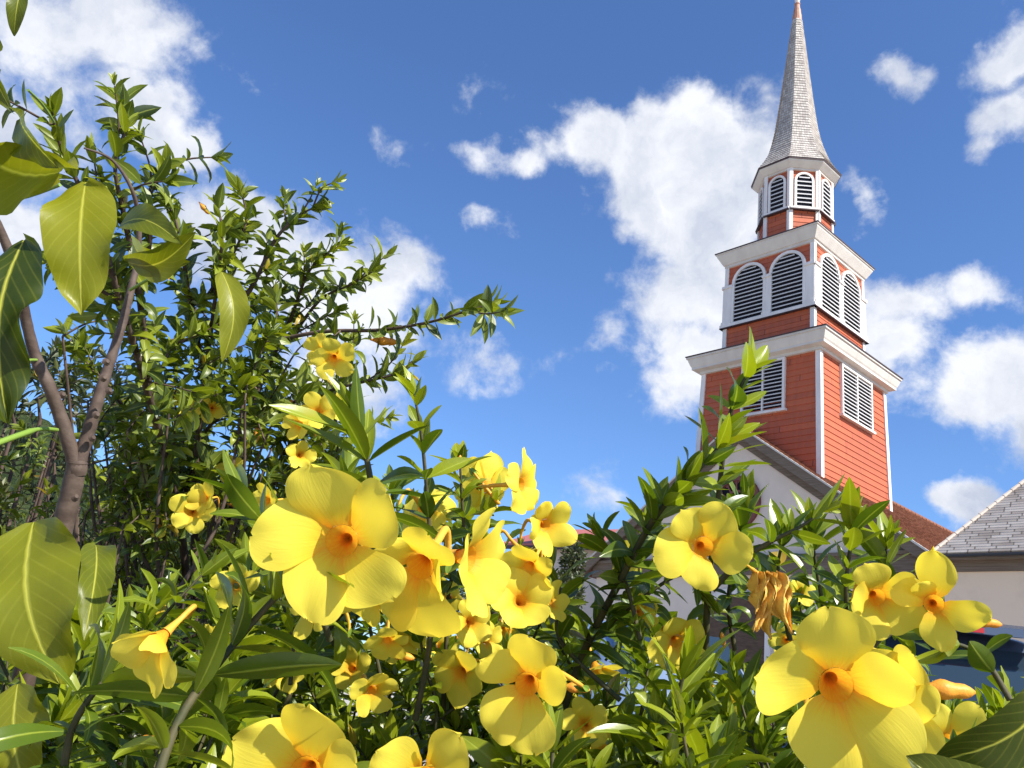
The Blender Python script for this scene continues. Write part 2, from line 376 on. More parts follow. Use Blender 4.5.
def place(nr, al, w):      # local frame on a tower side: s along (left to right seen from outside), d outward
    def P(s, d, z): return Vector((nr[0]*(w+d)+al[0]*s, nr[1]*(w+d)+al[1]*s, z))
    return P
def pbox(mb, P, s0, s1, d0, d1, z0, z1, tone=.5, m=0):
    o = P(s0, d0, z0); mb.obox(o, P(s1, d0, z0)-o, P(s0, d1, z0)-o, P(s0, d0, z1)-o, tone, m)
def slats(mb, P, s0, s1, d0, d1, z0, z1, n, m=0, clip=None):
    h = (z1-z0)/n
    for k in range(n):
        zb = z0+h*k; a0, a1 = s0, s1
        if clip:
            r = clip(zb+h*.55)
            if r is None: continue
            a0, a1 = r
        dd = max(d0, d1-.03)
        p = [P(a0, d1, zb+.06*h), P(a1, d1, zb+.06*h), P(a1, d1, zb+.33*h), P(a0, d1, zb+.33*h)]
        q = [P(a0, dd, zb+.13*h), P(a1, dd, zb+.13*h), P(a1, dd, zb+.42*h), P(a0, dd, zb+.42*h)]
        mb.face(p, None, .5, m); mb.face([p[3], p[2], q[2], q[3]], None, .5, m); mb.face([q[0], q[1], p[1], p[0]], None, .5, m)
        mb.face([p[0], p[3], q[3], q[0]], None, .5, m); mb.face([p[1], q[1], q[2], p[2]], None, .5, m)
def wtower(z): return WB_+(WT-WB_)*(z-ZB)/(ZT-ZB)
for fi, (nr, al) in enumerate(DIRS):        # big rectangular louvres on the shaft, one a side
    P = place(nr, al, wtower(9.4)); s0, s1, z0, z1 = (-.50, .92, 8.66, 10.26) if fi == 0 else (-.86, 1.0, 8.70, 10.26)
    if fi == 0: s0, s1 = -.52, .93
    t = MB(); f_ = .075
    pbox(t, P, s0, s0+f_, -.02, .10, z0, z1); pbox(t, P, s1-f_, s1, -.02, .10, z0, z1)
    pbox(t, P, s0+f_, s1-f_, -.02, .097, z1-f_, z1); pbox(t, P, s0-.06, s1+.06, -.02, .15, z0-.07, z0)
    pbox(t, P, (s0+s1)/2-.025, (s0+s1)/2+.025, .0, .094, z0, z1-f_)
    w = t.build('louvered_window', M['white'], tower)
    t = MB(); slats(t, P, s0+f_, s1-f_, .035, .09, z0, z1-f_, 13); 
    pbox(t, P, s0+f_, s1-f_, .022, .03, z0, z1-f_, .5, 1)
    t.build('louver_slats', [M['slat'], M['shade_backing']], tower)

# belfry
t = MB(); wb = 1.545
clad(t, 10.9, wb, 14.22, wb-.01, 20, .018); belfry = t.build('belfry', M['siding'], church)
corner_boards(belfry, 10.9, wb+.008, 14.2, wb, .10, .04)
t = MB(); rings(t, [(1.52, 14.10), (1.60, 14.12), (1.60, 14.2), (1.64, 14.215), (1.79, 14.50), (1.80, 14.56), (1.83, 14.565), (1.83, 14.60)], sq); t.build('cornice', M['cream'], belfry)
t = MB(); rings(t, [(1.85, 14.602), (1.85, 14.635), (1.05, 14.80)], sq); t.build('cornice_roof', M['edge'], belfry)
def arch_window(mb, mv, P, c, hw, z0, zs, fw, dep, nsl, seg=12):
    """arched frame of width fw round an opening of half-width hw, springing at zs"""
    pts_i = [(c-hw, z0), (c-hw, zs)] + [(c-hw*cos(pi*k/seg), zs+hw*sin(pi*k/seg)) for k in range(1, seg)] + [(c+hw, zs), (c+hw, z0)]
    ho = hw+fw
    pts_o = [(c-ho, z0), (c-ho, zs)] + [(c-ho*cos(pi*k/seg), zs+ho*sin(pi*k/seg)) for k in range(1, seg)] + [(c+ho, zs), (c+ho, z0)]
    for k in range(len(pts_i)-1):
        a, b, c2, d = pts_i[k], pts_i[k+1], pts_o[k+1], pts_o[k]
        mb.face([P(a[0], dep, a[1]), P(b[0], dep, b[1]), P(c2[0], dep, c2[1]), P(d[0], dep, d[1])])
        mb.face([P(a[0], 0, a[1]), P(b[0], 0, b[1]), P(b[0], dep, b[1]), P(a[0], dep, a[1])])
        mb.face([P(d[0], dep, d[1]), P(c2[0], dep, c2[1]), P(c2[0], 0, c2[1]), P(d[0], 0, d[1])])
    def clip(z):
        if z < zs: return (c-hw, c+hw)
        q = hw*hw-(z-zs)**2
        return None if q <= (hw*.35)**2 else (c-sqrt(q), c+sqrt(q))
    slats(mv, P, c-hw, c+hw, .03, dep-.012, z0, zs+hw, nsl, 0, clip)
    mv.face([P(p[0], .024, p[1]) for p in pts_i], None, .5, 1)
for fi, (nr, al) in enumerate(DIRS):
    P = place(nr, al, wb)
    cs = (-.665, .665) if fi != 0 else (-.665, .695)
    for c in cs:
        t = MB(); mv = MB(); arch_window(t, mv, P, c, .53, 12.03, 13.42, .095, .085, 14)
        t.build('arched_window', M['white'], belfry); mv.build('louver_slats', [M['slat'], M['shade_backing']], belfry)
    for (s0, s1) in ((-1.60, -1.30), (-.135, .135), (1.30, 1.60)):     # pilasters
        e = .002 if fi % 2 else 0; t = MB()
        pbox(t, P, s0, s1, .0, .075+e, 12.03, 13.36); pbox(t, P, s0-.03, s1+.03, 0, .115+e, 13.33, 13.42); pbox(t, P, s0-.02, s1+.02, 0, .11+e, 12.03, 12.13)
        t.build('pilaster', M['white'], belfry)
    t = MB(); pbox(t, P, -1.66, 1.66, -.02, .125+(.002 if fi % 2 else 0), 11.93, 12.028); t.build('sill', M['white'], belfry)
    t = MB(); pbox(t, P, -1.665, 1.665, -.02, .13+(.002 if fi % 2 else 0), 11.90, 11.928); t.build('sill_flashing', M['edge'], belfry)

# lantern
def octP(k, ap):
    th = k*pi/4; nr = (cos(th), sin(th)); al = (-sin(th), cos(th)); return place(nr, al, ap)
AP = 1.085; half = AP*math.tan(pi/8)
t = MB()
for k in range(8):
    P = octP(k, AP); P2 = octP(k, AP-.02); h2 = (AP-.02)*math.tan(pi/8)
    lapped(t, P(-half, 0, 14.6), P(half, 0, 14.6), P2(h2, 0, 17.56), P2(-h2, 0, 17.56), 17, .016)
lantern = t.build('lantern', M['siding'], church)
for k in range(8):
    P = octP(k, AP); t = MB()
    pbox(t, P, -half-.035, -half+.085, -.0, .05, 14.6, 17.5); P = octP(k-1, AP); pbox(t, P, half-.085, half+.035, -.0, .047, 14.6, 17.5)
    t.build('corner_board', M['white'], lantern)
ZL0, ZL1 = 16.0, 17.02
for k in range(8):
    P = octP(k, AP); t = MB(); mv = MB()
    arch_window(t, mv, P, 0, .245, ZL0, ZL1, .075, .07, 8, 10)
    t.build('arched_window', M['white'], lantern); mv.build('louver_slats', [M['slat'], M['shade_backing']], lantern)
    t = MB(); pbox(t, P, -half, half, -.01, .10, ZL0-.075, ZL0-.002); pbox(t, P, -half-.01, half+.01, -.012, .125, ZL0-.115, ZL0-.078, .5, 1); t.build('sill', [M['white'], M['edge']], lantern)
oc = lambda a, z: ngon(a/cos(pi/8), z)
t = MB(); rings(t, [(1.06, 17.42), (1.13, 17.43), (1.13, 17.49), (1.17, 17.50), (1.33, 17.66), (1.345, 17.70)], oc); t.build('eave', M['cream'], lantern)
t = MB(); rings(t, [(1.365, 17.702), (1.372, 17.755), (1.34, 17.77)], oc); t.build('eave_edge', M['edge'], lantern)
# spire
prof = [(17.76, 1.365), (18.05, 1.19), (18.4, 1.02), (18.9, .86), (19.28, .765), (19.87, .66), (21.08, .52), (22.58, .37), (24.75, .155)]
def rad_at(z):
    for (z0, a0), (z1, a1) in zip(prof, prof[1:]):
        if z <= z1: return a0+(a1-a0)*(z-z0)/(z1-z0)
    return prof[-1][1]
t = MB(); nC = 58
for k in range(nC):
    z0 = 17.76+(24.75-17.76)*k/nC; z1 = 17.76+(24.75-17.76)*(k+1)/nC
    a, b = ngon((rad_at(z0)+.022)/cos(pi/8), z0), ngon((rad_at(z1)+.004)/cos(pi/8), z1); a_in = ngon(rad_at(z0)/cos(pi/8), z0)
    for i in range(8):
        j = (i+1) % 8; L = (Vector(a[i])-Vector(a[j])).length
        t.face([a[i], a[j], b[j], b[i]], [(i*3-L/2, k+.02), (i*3+L/2, k+.02), (i*3+L/2, k+.98), (i*3-L/2, k+.98)])
        t.face([a_in[i], a_in[j], a[j], a[i]], [(i*3-L/2, k+.01), (i*3+L/2, k+.01), (i*3+L/2, k+.02), (i*3-L/2, k+.02)])
spire = t.build('spire', M['shingle'], church)
t = MB(); rings(t, [(.175, 24.72), (.165, 24.98), (.148, 24.99), (.13, 25.25), (.115, 25.26), (.09, 25.48), (.11, 25.5), (.11, 25.54), (.05, 25.6)], lambda w, z: ngon(w, z, 12, 0)); t.build('finial_cap', M['copper'], spire)
t = MB(); rings(t, [(.05, 25.58), (.09, 25.66), (.10, 25.76), (.06, 25.85), (.025, 25.9), (.02, 26.6)], lambda w, z: ngon(w, z, 12, 0)); t.build('finial', M['white'], spire)

# nave: gable wall at x = -3, running away to x = 13
XF, XE, HV, ZR, SL = -2.85, 13.5, 4.95, 8.05, .735
ze = lambda v: ZR-SL*abs(v)
t = MB(); t.face([(XF, HV, GZ), (XF, -HV, GZ), (XF, -HV, ze(HV)-.12), (XF, 0, ZR-.12), (XF, HV, ze(HV)-.12)])
t.face([(XF, -HV, GZ), (XE, -HV, GZ), (XE, -HV, ze(HV)-.12), (XF, -HV, ze(HV)-.12)])
t.face([(XE, HV, GZ), (XF, HV, GZ), (XF, HV, ze(HV)-.12), (XE, HV, ze(HV)-.12)])
t.face([(XE, -HV, GZ), (XE, HV, GZ), (XE, HV, ze(HV)-.12), (XE, 0, ZR-.12), (XE, -HV, ze(HV)-.12)])
t.build('gable_wall', M['plaster'], church)
X0, X1, HE = -3.12, 13.8, 5.55
t = MB()
lapped(t, (X0, -HE, ze(HE)), (X1, -HE, ze(HE)), (X1, 0, ZR), (X0, 0, ZR), 38, .025)
lapped(t, (X1, HE, ze(HE)), (X0, HE, ze(HE)), (X0, 0, ZR), (X1, 0, ZR), 38, .025)
for i in range(56):                                                       # ridge tiles
    x = X0+(X1-X0)*i/56; t.tube([(x, 0, ZR-.02), (x+.31, 0, ZR+.0)], [.10, .085], 8)
for s in (-1, 1):
    t.obox((X0, 0, ZR-.03), (X1-X0, 0, 0), (0, s*HE, -SL*HE), (0, 0, -.06))
t.build('roof', M['redtile'], church)
for s in (-1, 1):       # rake boards with the soffit behind
    t = MB(); t.obox((X0-.03, s*.0, ZR-.03), (.05, 0, 0), (0, s*(HE+.03), -SL*(HE+.03)), (0, 0, -.30), .5)
    t.obox((X0-.06, 0, ZR+.02), (.10, 0, 0), (0, s*(HE+.03), -SL*(HE+.03)), (0, 0, -.055), .5, 1)
    t.obox((X0+.02, 0, ZR-.10), (.27, 0, 0), (0, s*HE, -SL*HE), (0, 0, -.04), .5)
    t.obox((XF-.02, 0, ZR-.14), (-.05, 0, 0), (0, s*HV, -SL*HV), (0, 0, -.42), .5)
    t.build('rake_board', [M['wood'], M['cream']], church)
t = MB(); t.box(XF-.10, XF-.005, -HV-.1, HV+.1, 3.80, 4.26); t.box(XF-.17, XF-.10, -HV-.12, HV+.12, 4.20, 4.285)
t.build('timber_band', M['wood'], church)
# timber boarded corner and eaves on the right
t = MB()
for i in range(9): t.box(XF-.06, XF-.01, -HV-.02+.14*i, -HV+.11+.14*i, 2.2, 3.79)
t.box(XF-.2, XE, -HE+.06, -HV-.02, ze(HE)-.16, ze(HE)-.12)
t.build('boarded_corner', M['wood'], church)
t = MB(); cyl = lambda r, x0, x1, zc, vc=0., n=28: ([(x0, vc+r*cos(2*pi*i/n), zc+r*sin(2*pi*i/n)) for i in range(n)], [(x1, vc+r*cos(2*pi*i/n), zc+r*sin(2*pi*i/n)) for i in range(n)])
def ringx(mb, r0, r1, x0, x1, zc, n=30, m=0):
    a = [(x0, r0*cos(2*pi*i/n), zc+r0*sin(2*pi*i/n)) for i in range(n)]; b = [(x0, r1*cos(2*pi*i/n), zc+r1*sin(2*pi*i/n)) for i in range(n)]
    a2 = [(x1, p[1], p[2]) for p in a]; b2 = [(x1, p[1], p[2]) for p in b]
    for i in range(n):
        j = (i+1) % n
        mb.face([a[i], a[j], b[j], b[i]], None, .5, m); mb.face([b[i], b[j], b2[j], b2[i]], None, .5, m); mb.face([a2[i], a2[j], a[j], a[i]], None, .5, m)
ZW = 5.78
ringx(t, .62, .76, XF-.10, XF, ZW); ringx(t, .30, .36, XF-.07, XF, ZW)
for k in range(12):
    a_ = 2*pi*k/12; d = Vector((0, cos(a_), sin(a_))); q = Vector((0, -sin(a_), cos(a_)))
    o = Vector((XF-.06, 0, ZW))+d*.34-q*.022; t.obox(o, (.05, 0, 0), q*.044, d*.30)
    c0 = [(XF-.045, *((d*rr+q*ss).yz+Vector((0, ZW)))) for rr, ss in ((.50, -.0), (.62, -.12), (.62, .12))]
    t.face(c0)
t.face(cyl(.62, XF-.02, XF-.02, ZW)[0], None, .5, 1)
t.build('round_window', [M['rose'], M['shade_backing']], church)
# openings under the band
for vc, wd, zh in ((0, 1.0, 2.3), (2.9, .6, 2.2), (-2.9, .6, 2.2)):
    t = MB(); seg = 12
    zb = GZ if vc == 0 else .3
    pin = [(vc-wd, zb)]+[(vc-wd*cos(pi*k/seg), zh+wd*sin(pi*k/seg)) for k in range(seg+1)]+[(vc+wd, zb)]
    pout = [(vc-wd-.16, zb)]+[(vc-(wd+.16)*cos(pi*k/seg), zh+(wd+.16)*sin(pi*k/seg)) for k in range(seg+1)]+[(vc+wd+.16, zb)]
    for k in range(len(pin)-1):
        a, b, c, d = pin[k], pin[k+1], pout[k+1], pout[k]
        t.face([(XF-.09, a[0], a[1]), (XF-.09, b[0], b[1]), (XF-.09, c[0], c[1]), (XF-.09, d[0], d[1])])
        t.face([(XF-.09, a[0], a[1]), (XF-.0, a[0], a[1]), (XF-.0, b[0], b[1]), (XF-.09, b[0], b[1])]); t.face([(XF-.09, d[0], d[1]), (XF-.09, c[0], c[1]), (XF, c[0], c[1]), (XF, d[0], d[1])])
    t.face([(XF-.015, a[0], a[1]) for a in pin], None, .5, 1)
    t.build('arched_door' if vc == 0 else 'arched_window', [M['white'], M['darkwood']], church)
# slim slatted window near the corner, and the dark downpipe
t = MB(); 
for i in range(4): t.box(XF-.16, XF-.10, -4.32+.19*i, -4.24+.19*i, 2.2, 3.35)
t.box(XF-.15, XF-.09, -4.36, -3.66, 3.35, 3.42); t.build('shutter', M['white'], church)
t = MB(); t.tube([(-3.2, -5.05, 3.7), (-3.2, -5.1, 3.2), (-3.2, -5.05, GZ)], .06, 10)
t.box(-3.35, -3.05, -5.2, -4.9, 3.1, 3.3)
t.tube([(-3.3, -HE-.08, ze(HE)-.05), (13.8, -HE-.08, ze(HE)-.1)], .07, 8)
t.tube([(-3.2, -HE-.05, ze(HE)-.1), (-3.2, -5.3, 3.85), (-3.2, -5.05, 3.7)], .06, 8); t.build('downpipe', M['pipe'], church)

# ------------------------------------------------------------------ low plastered building on the right
low = empty('low_building', (8.751, 25.0, CH), YAW)
tag(low, 'low plastered building with a steep grey tiled hip roof beside the church', 'building')
XA = -3.4; YA, YB = -5.62, -15.0; ZE = 4.05; DP = 7.0
t = MB(); t.face([(XA, YA, GZ), (XA, YB, GZ), (XA, YB, ZE), (XA, YA, ZE)]); t.face([(XA+DP, YA, GZ), (XA, YA, GZ), (XA, YA, ZE), (XA+DP, YA, ZE)])
t.face([(XA, YB, GZ), (XA+DP, YB, GZ), (XA+DP, YB, ZE), (XA, YB, ZE)]); t.face([(XA+DP, YB, GZ), (XA+DP, YA, GZ), (XA+DP, YA, ZE), (XA+DP, YB, ZE)]); t.build('wall', M['stain_plaster'], low)
t = MB(); ov = .32; x0, x1, y0, y1 = XA-ov, XA+DP+ov, YA+.12, YB-ov; zr = ZE+4.3; xm = (x0+x1)/2; run = 3.2
lapped(t, (x0, y0, ZE), (x0, y1, ZE), (xm, y1+run, zr), (xm, y0-run, zr), 62, -.035)
lapped(t, (x0, y0, ZE), (x1, y0, ZE), (xm, y0-run, zr), (xm, y0-run, zr), 34, .028)
lapped(t, (x1, y0, ZE), (x1, y1, ZE), (xm, y1+run, zr), (xm, y0-run, zr), 34, .028)
lapped(t, (x0, y1, ZE), (x1, y1, ZE), (xm, y1+run, zr), (xm, y1+run, zr), 34, -.028)
for (a, b) in (((x0, y0, ZE), (xm, y0-run, zr)), ((x0, y1, ZE), (xm, y1+run, zr))):
    a, b = Vector(a), Vector(b); n_ = 26
    for i in range(n_): t.tube([a.lerp(b, i/n_), a.lerp(b, (i+1.1)/n_)+Vector((0, 0, -.0))], [.045, .035], 7)
t.build('roof', M['greytile'], low)
t = MB(); t.box(x0+.04, x0+.12, y1, y0-.02, ZE-.15, ZE-.01); t.box(x0+.12, XA+.02, y1+.1, y0-.05, ZE-.13, ZE-.07); t.box(XA-.06, XA-.004, y1+.4, YA, ZE-.36, ZE-.13)
t.build('eave_board', M['wood'], low)
t = MB(); t.tube([(x0-.03, y1, ZE-.06), (x0-.03, y0, ZE-.08)], .035, 8); t.build('gutter', M['pipe'], low)

# cable hanging from the rake to the low building
t = MB(); pts = []
keys = [(890, 521, 22.5), (897, 537, 22.4), (908, 551, 22.3), (925, 553, 22.0), (948, 552, 21.8), (965, 559, 21.4), (985, 559, 21.0), (1005, 554, 20.7), (1040, 553, 20.2)]
kp = [at(*k) for k in keys]
def smooth_path(P, n=6):
    out = []
    for i in range(len(P)-1):
        p0, p1, p2, p3 = P[max(i-1, 0)], P[i], P[i+1], P[min(i+2, len(P)-1)]
        for k in range(n):
            u = k/n; out.append(.5*((2*p1)+(-p0+p2)*u+(2*p0-5*p1+4*p2-p3)*u*u+(-p0+3*p1-3*p2+p3)*u**3))
    out.append(P[-1]); return out
t.tube(smooth_path(kp), .018, 5); tag(t.build('cable', M['cable']), 'thin pale cable sagging from the church eave to the grey roof', 'cable')

# ------------------------------------------------------------------ distant house with the salmon roof
pink = empty('long_house', (0, 0, 0)); tag(pink, 'distant pale house with a salmon pink metal roof, seen between the yellow flowers', 'house')
pa, pb = at(500, 542.5, 34), at(720, 534, 29); d_ = (pb-pa); d_.z = 0; L_ = d_.length; d_.normalize(); nb = Vector((-d_.y, d_.x, 0))
zE = pa.z-.1
t = MB(); o = Vector((pa.x, pa.y, zE)); 
t.obox(o, d_*L_, nb*3.2+Vector((0, 0, 1.25)), (0, 0, .08)); t.obox(o+nb*6.4, d_*L_, -nb*3.2+Vector((0, 0, 1.25)), (0, 0, .08)); t.build('roof', M['pinkroof'], pink)
t = MB(); o2 = Vector((pa.x, pa.y, 0))+nb*.4+d_*.3; t.obox(o2, d_*(L_-.6), nb*5.6, (0, 0, zE+.05)); t.build('wall', M['plaster'], pink)
t = MB(); t.obox(o-Vector((0, 0, .14)), d_*L_, nb*.06, (0, 0, .14)); t.build('fascia', M['edge'], pink)
for i in range(4):
    t = MB(); t.obox(o2+d_*(1+2.1*i)-nb*.04+Vector((0, 0, 1.6)), d_*.9, nb*.05, (0, 0, 1.2)); t.build('window', M['darkwood'], pink)

# ------------------------------------------------------------------ cars
def car_mats(c, nm): 
    b = Mat(nm, c, .28, .6, .35); b.b.inputs['Coat Weight'].default_value = .7; b.b.inputs['Coat Roughness'].default_value = .06; return b.m
glass = Mat('car_glass', (.02, .035, .05), .05, .7).m; tyre = Mat('tyre_rubber', (.02, .02, .02), .8).m; rim = Mat('wheel_rim', (.5, .5, .52), .3, .5, .8).m
redl = Mat('red_lens', (.45, .02, .02), .2, .6).m; trim = Mat('black_trim', (.02, .02, .022), .5).m; chrome = Mat('lamp_glass', (.6, .6, .62), .1, .8).m
plate = Mat('number_plate', (.7, .7, .66), .4).m
def make_car(paint, label, loc, rz, sc=(1, 1, 1)):
    root = empty('parked_car', loc, rz); root.scale = sc; tag(root, label, 'car')
    # x: left-right, y: rear (0) to front (4.2); stations (y, half width, sill z, belt z, roof half width, roof z)
    st = [(0.0, .72, .42, .86, .60, .90), (.06, .80, .34, .98, .62, 1.04), (.30, .84, .24, 1.00, .60, 1.50), (.42, .85, .22, 1.01, .60, 1.585),
          (.9, .86, .20, 1.0, .61, 1.63), (1.7, .87, .20, .98, .61, 1.64), (2.3, .87, .20, .96, .59, 1.585), (2.75, .86, .20, .95, .60, 1.30),
          (3.15, .85, .20, .93, .66, .97), (3.8, .80, .22, .82, .60, .86), (4.1, .70, .30, .66, .52, .70), (4.2, .60, .38, .55, .45, .58)]
    body = MB(); rows = []
    for (y, w, zs, zb, wr, zr_) in st:
        half_ = [(0, zs), (w*.8, zs), (w*.97, zs+.08), (w, (zs+zb)*.5), (w*.97, zb), (wr+.04, zr_-.09), (wr*.9, zr_-.015), (wr*.5, zr_+.01), (0, zr_+.018)]
        full = [(x, z) for x, z in half_]+[(-x, z) for x, z in half_[-2:0:-1]]
        rows.append([(x, y, z) for x, z in full])
    body.grid(rows, closed=True); body.face(rows[0]); body.face(rows[-1][::-1])
    bo = body.build('body', paint, root, smooth=True)
    md = bo.modifiers.new('s', 'SUBSURF'); md.levels = 1; md.render_levels = 2
    def lerp(i, a): return None
    for s in (-1, 1):
        t = MB()
        for (i0, i1) in ((3, 4), (4, 5), (5, 6), (6, 7)):
            A_, B_ = st[i0], st[i1]; e = .035
            def pt(S, k): x = (S[1]*.965*(1-k)+(S[4]+.045)*k); return Vector((s*(x+.012), S[0], S[3]*(1-k)+(S[5]-.09)*k))
            p = [pt(A_, .08).lerp(pt(B_, .08), e), pt(B_, .08).lerp(pt(A_, .08), e), pt(B_, .92).lerp(pt(A_, .92), e), pt(A_, .92).lerp(pt(B_, .92), e)]
            t.face(p if s > 0 else p[::-1])
        t.build('side_window', glass, root)
    t = MB(); t.face([(-.60, .045, 1.08), (.60, .045, 1.08), (.50, .245, 1.46), (-.50, .245, 1.46)]); t.face([(-.60, .06, 1.07), (-.60, .045, 1.08), (-.50, .245, 1.46), (-.50, .26, 1.45)])
    t.build('rear_window', glass, root)
    t = MB(); t.face([(.58, 3.13, 1.0), (-.58, 3.13, 1.0), (-.52, 2.44, 1.54), (.52, 2.44, 1.54)]); t.build('windscreen', glass, root)
    t = MB(); t.obox((-.56, .10, 1.55), (1.12, 0, 0), (0, .42, .075), (0, .0, .035)); t.obox((-.56, .075, 1.53), (1.12, 0, 0), (0, .03, 0), (0, 0, .045)); sp_o = t.build('spoiler', paint, root); 
    t = MB(); t.box(-.17, .17, .062, .078, 1.535, 1.565); t.build('brake_light', redl, root)
    for s in (-1, 1):
        t = MB(); t.obox((s*.60, .0, .78), (s*.17, .035, 0), (0, .09, 0), (0, .03, .24)); t.build('tail_light', redl, root)
        t = MB(); t.obox((s*.40, 4.14, .56), (s*.24, -.12, 0), (0, -.1, 0), (0, -.06, .13)); t.build('headlight', chrome, root)
        t = MB(); t.obox((s*.83, 2.72, .96), (s*.16, 0, .02), (0, .10, 0), (0, 0, .12)); t.build('wing_mirror', paint, root)
    t = MB(); t.box(-.70, .70, -.03, .08, .36, .52); t.build('bumper', trim, root)
    t = MB(); t.box(-.25, .25, -.045, -.031, .60, .71); t.box(-.25, .25, -.04, .02, .58, .73, .5, 1); t.build('number_plate', [plate, trim], root)
    for y in (.75, 3.35):
        for s in (-1, 1):
            n_ = 22; t = MB(); R_ = .31
            prof_ = [(.19, .0), (.29, .0), (.31, .03), (.31, .16), (.29, .19), (.1, .19)]
            t.grid([[(s*(.69+w_), y+r_*cos(2*pi*k/n_), .31+r_*sin(2*pi*k/n_)) for k in range(n_)] for r_, w_ in prof_], closed=True); wh = t.build('wheel', tyre, root, smooth=True)
            t = MB(); t.face([(s*.882, y+.19*cos(2*pi*k/n_), .31+.19*sin(2*pi*k/n_)) for k in range(n_)][::s])
            for k in range(5):
                a_ = 2*pi*k/5; t.obox((s*.884, y+.02*sin(a_), .31-.02*cos(a_)), (s*.012, 0, 0), (0, .04*-sin(a_), .04*cos(a_)), (0, .18*cos(a_), .18*sin(a_)))
            t.build('rim', rim, wh)
    return root
def gpos(x, d): p = at(x, 640, d); return (p.x, p.y, 0)
make_car(car_mats((.075, .10, .155), 'slate_car_paint'), 'dark slate blue car seen from behind, in front of the cream wall', gpos(958, 5.3), radians(-14))
make_car(car_mats((.26, .34, .46), 'pale_blue_car_paint'), 'pale blue car in front of the arched church door, mostly hidden by leaves', (lambda p: (p[0]+.2, p[1]+4.2, 0))(gpos(668, 6.0)), radians(184))
make_car(car_mats((.07, .07, .075), 'grey_van_paint'), 'dark grey tall van at the right edge, only its rounded roof corner showing', gpos(1122, 8.6), radians(-4), (1.05, 1.1, 1.22))

# ------------------------------------------------------------------ leaves, stems, flowers
RN = random.Random(11)
def rvec(r=RN): return Vector((r.gauss(0, 1), r.gauss(0, 1), r.gauss(0, 1)))
def leaf(mb, P, D, Nm, L, Wd, curl=.5, fold=.25, tone=.5, n=6, twist=0):
    D = D.normalized(); S = D.cross(Nm)
    if S.length < 1e-4: S = D.orthogonal()
    S.normalize(); Nm = S.cross(D).normalized()
    rows = []; p = Vector(P); st_ = L/n
    p = p + D*(.04*L); sgn = RN.uniform(-1, 1)*.12
    for i in range(n+1):
        s = i/n; a = curl*s*s; d = D*cos(a)-Nm*sin(a); nn = Nm*cos(a)+D*sin(a)
        if i: p = p + d*st_
        if twist:
            S2 = S*cos(twist*s)+nn*sin(twist*s); n2 = nn*cos(twist*s)-S*sin(twist*s)
        else: S2, n2 = S, nn
        w = Wd*.5*(sin(pi*min(1, s**.86*.985+.015))**.78)*(1-.15*s) + .0005
        off = S2*(sgn*L*s*s)
        rows.append([p+off-S2*w+n2*(fold*w), p+off-S2*(w*.5)+n2*(fold*w*.35), p+off, p+off+S2*(w*.5)+n2*(fold*w*.35), p+off+S2*w+n2*(fold*w)] if n > 4 else [p+off-S2*w+n2*(fold*w), p+off, p+off+S2*w+n2*(fold*w)])
    mb.grid(rows, tone)
def whorl(mb, P, T, k, inc, L, Wr, curl, tone, ph, n, jit=.25, droop=0):
    a = T.orthogonal().normalized(); b = T.cross(a)
    for i in range(k):
        f = ph+2*pi*i/k+RN.uniform(-jit, jit); r = a*cos(f)+b*sin(f)
        ii = inc+RN.uniform(-.38, .38); D = T*cos(ii)+r*sin(ii); D = D+Vector((0, 0, -droop*RN.uniform(.5, 1.3)))
        Nn = T*sin(ii)-r*cos(ii)+rvec()*.18; l = L*RN.uniform(.55, 1.2)
        leaf(mb, P, D, Nn, l, l*Wr*RN.uniform(.85, 1.15), curl*RN.uniform(.2, 2.2), RN.uniform(.05, .6), (.99 if RN.random() < .005 else min(.88, max(0, tone+RN.gauss(0, .17)))), n, RN.uniform(-.9, .9))
def sprig(ml, ms, pts, r0, r1, L, spacing, start=0., k=3, Wr=.27, tone=.5, n=6, inc=(.55, 1.25), curl=.7, tiptone=.3, nst=7, smooth=True):
    P = smooth_path([Vector(p) for p in pts], 5) if smooth else [Vector(p) for p in pts]
    rad = [r0+(r1-r0)*i/(len(P)-1) for i in range(len(P))]; ms.tube(P, rad, nst)
    cum = [0]
    for a, b in zip(P, P[1:]): cum.append(cum[-1]+(b-a).length)
    tot = cum[-1]; s = tot; ph = RN.uniform(0, 6); first = True
    while s > start*tot:
        i = max(j for j in range(len(cum)) if cum[j] <= s+1e-9); i = min(i, len(P)-2)
        u = (s-cum[i])/max(1e-9, cum[i+1]-cum[i]); p = P[i].lerp(P[i+1], min(1, u)); T = (P[i+1]-P[i]).normalized()
        q = (tot-s)/max(tot, 1e-6)
        li = L*(.62 if first else 1)*(1-.1*q)
        whorl(ml, p, T, k, inc[0]*.5 if first else inc[0]+(inc[1]-inc[0])*min(1, q*1.6), li, Wr, curl*(.3+q), tone+tiptone*(1-min(1, q*3)), ph, n, .25, .05+.15*q)
        ph += pi/k+RN.uniform(-.2, .2); s -= spacing*(.55 if first else 1)*RN.uniform(.8, 1.2); first = False

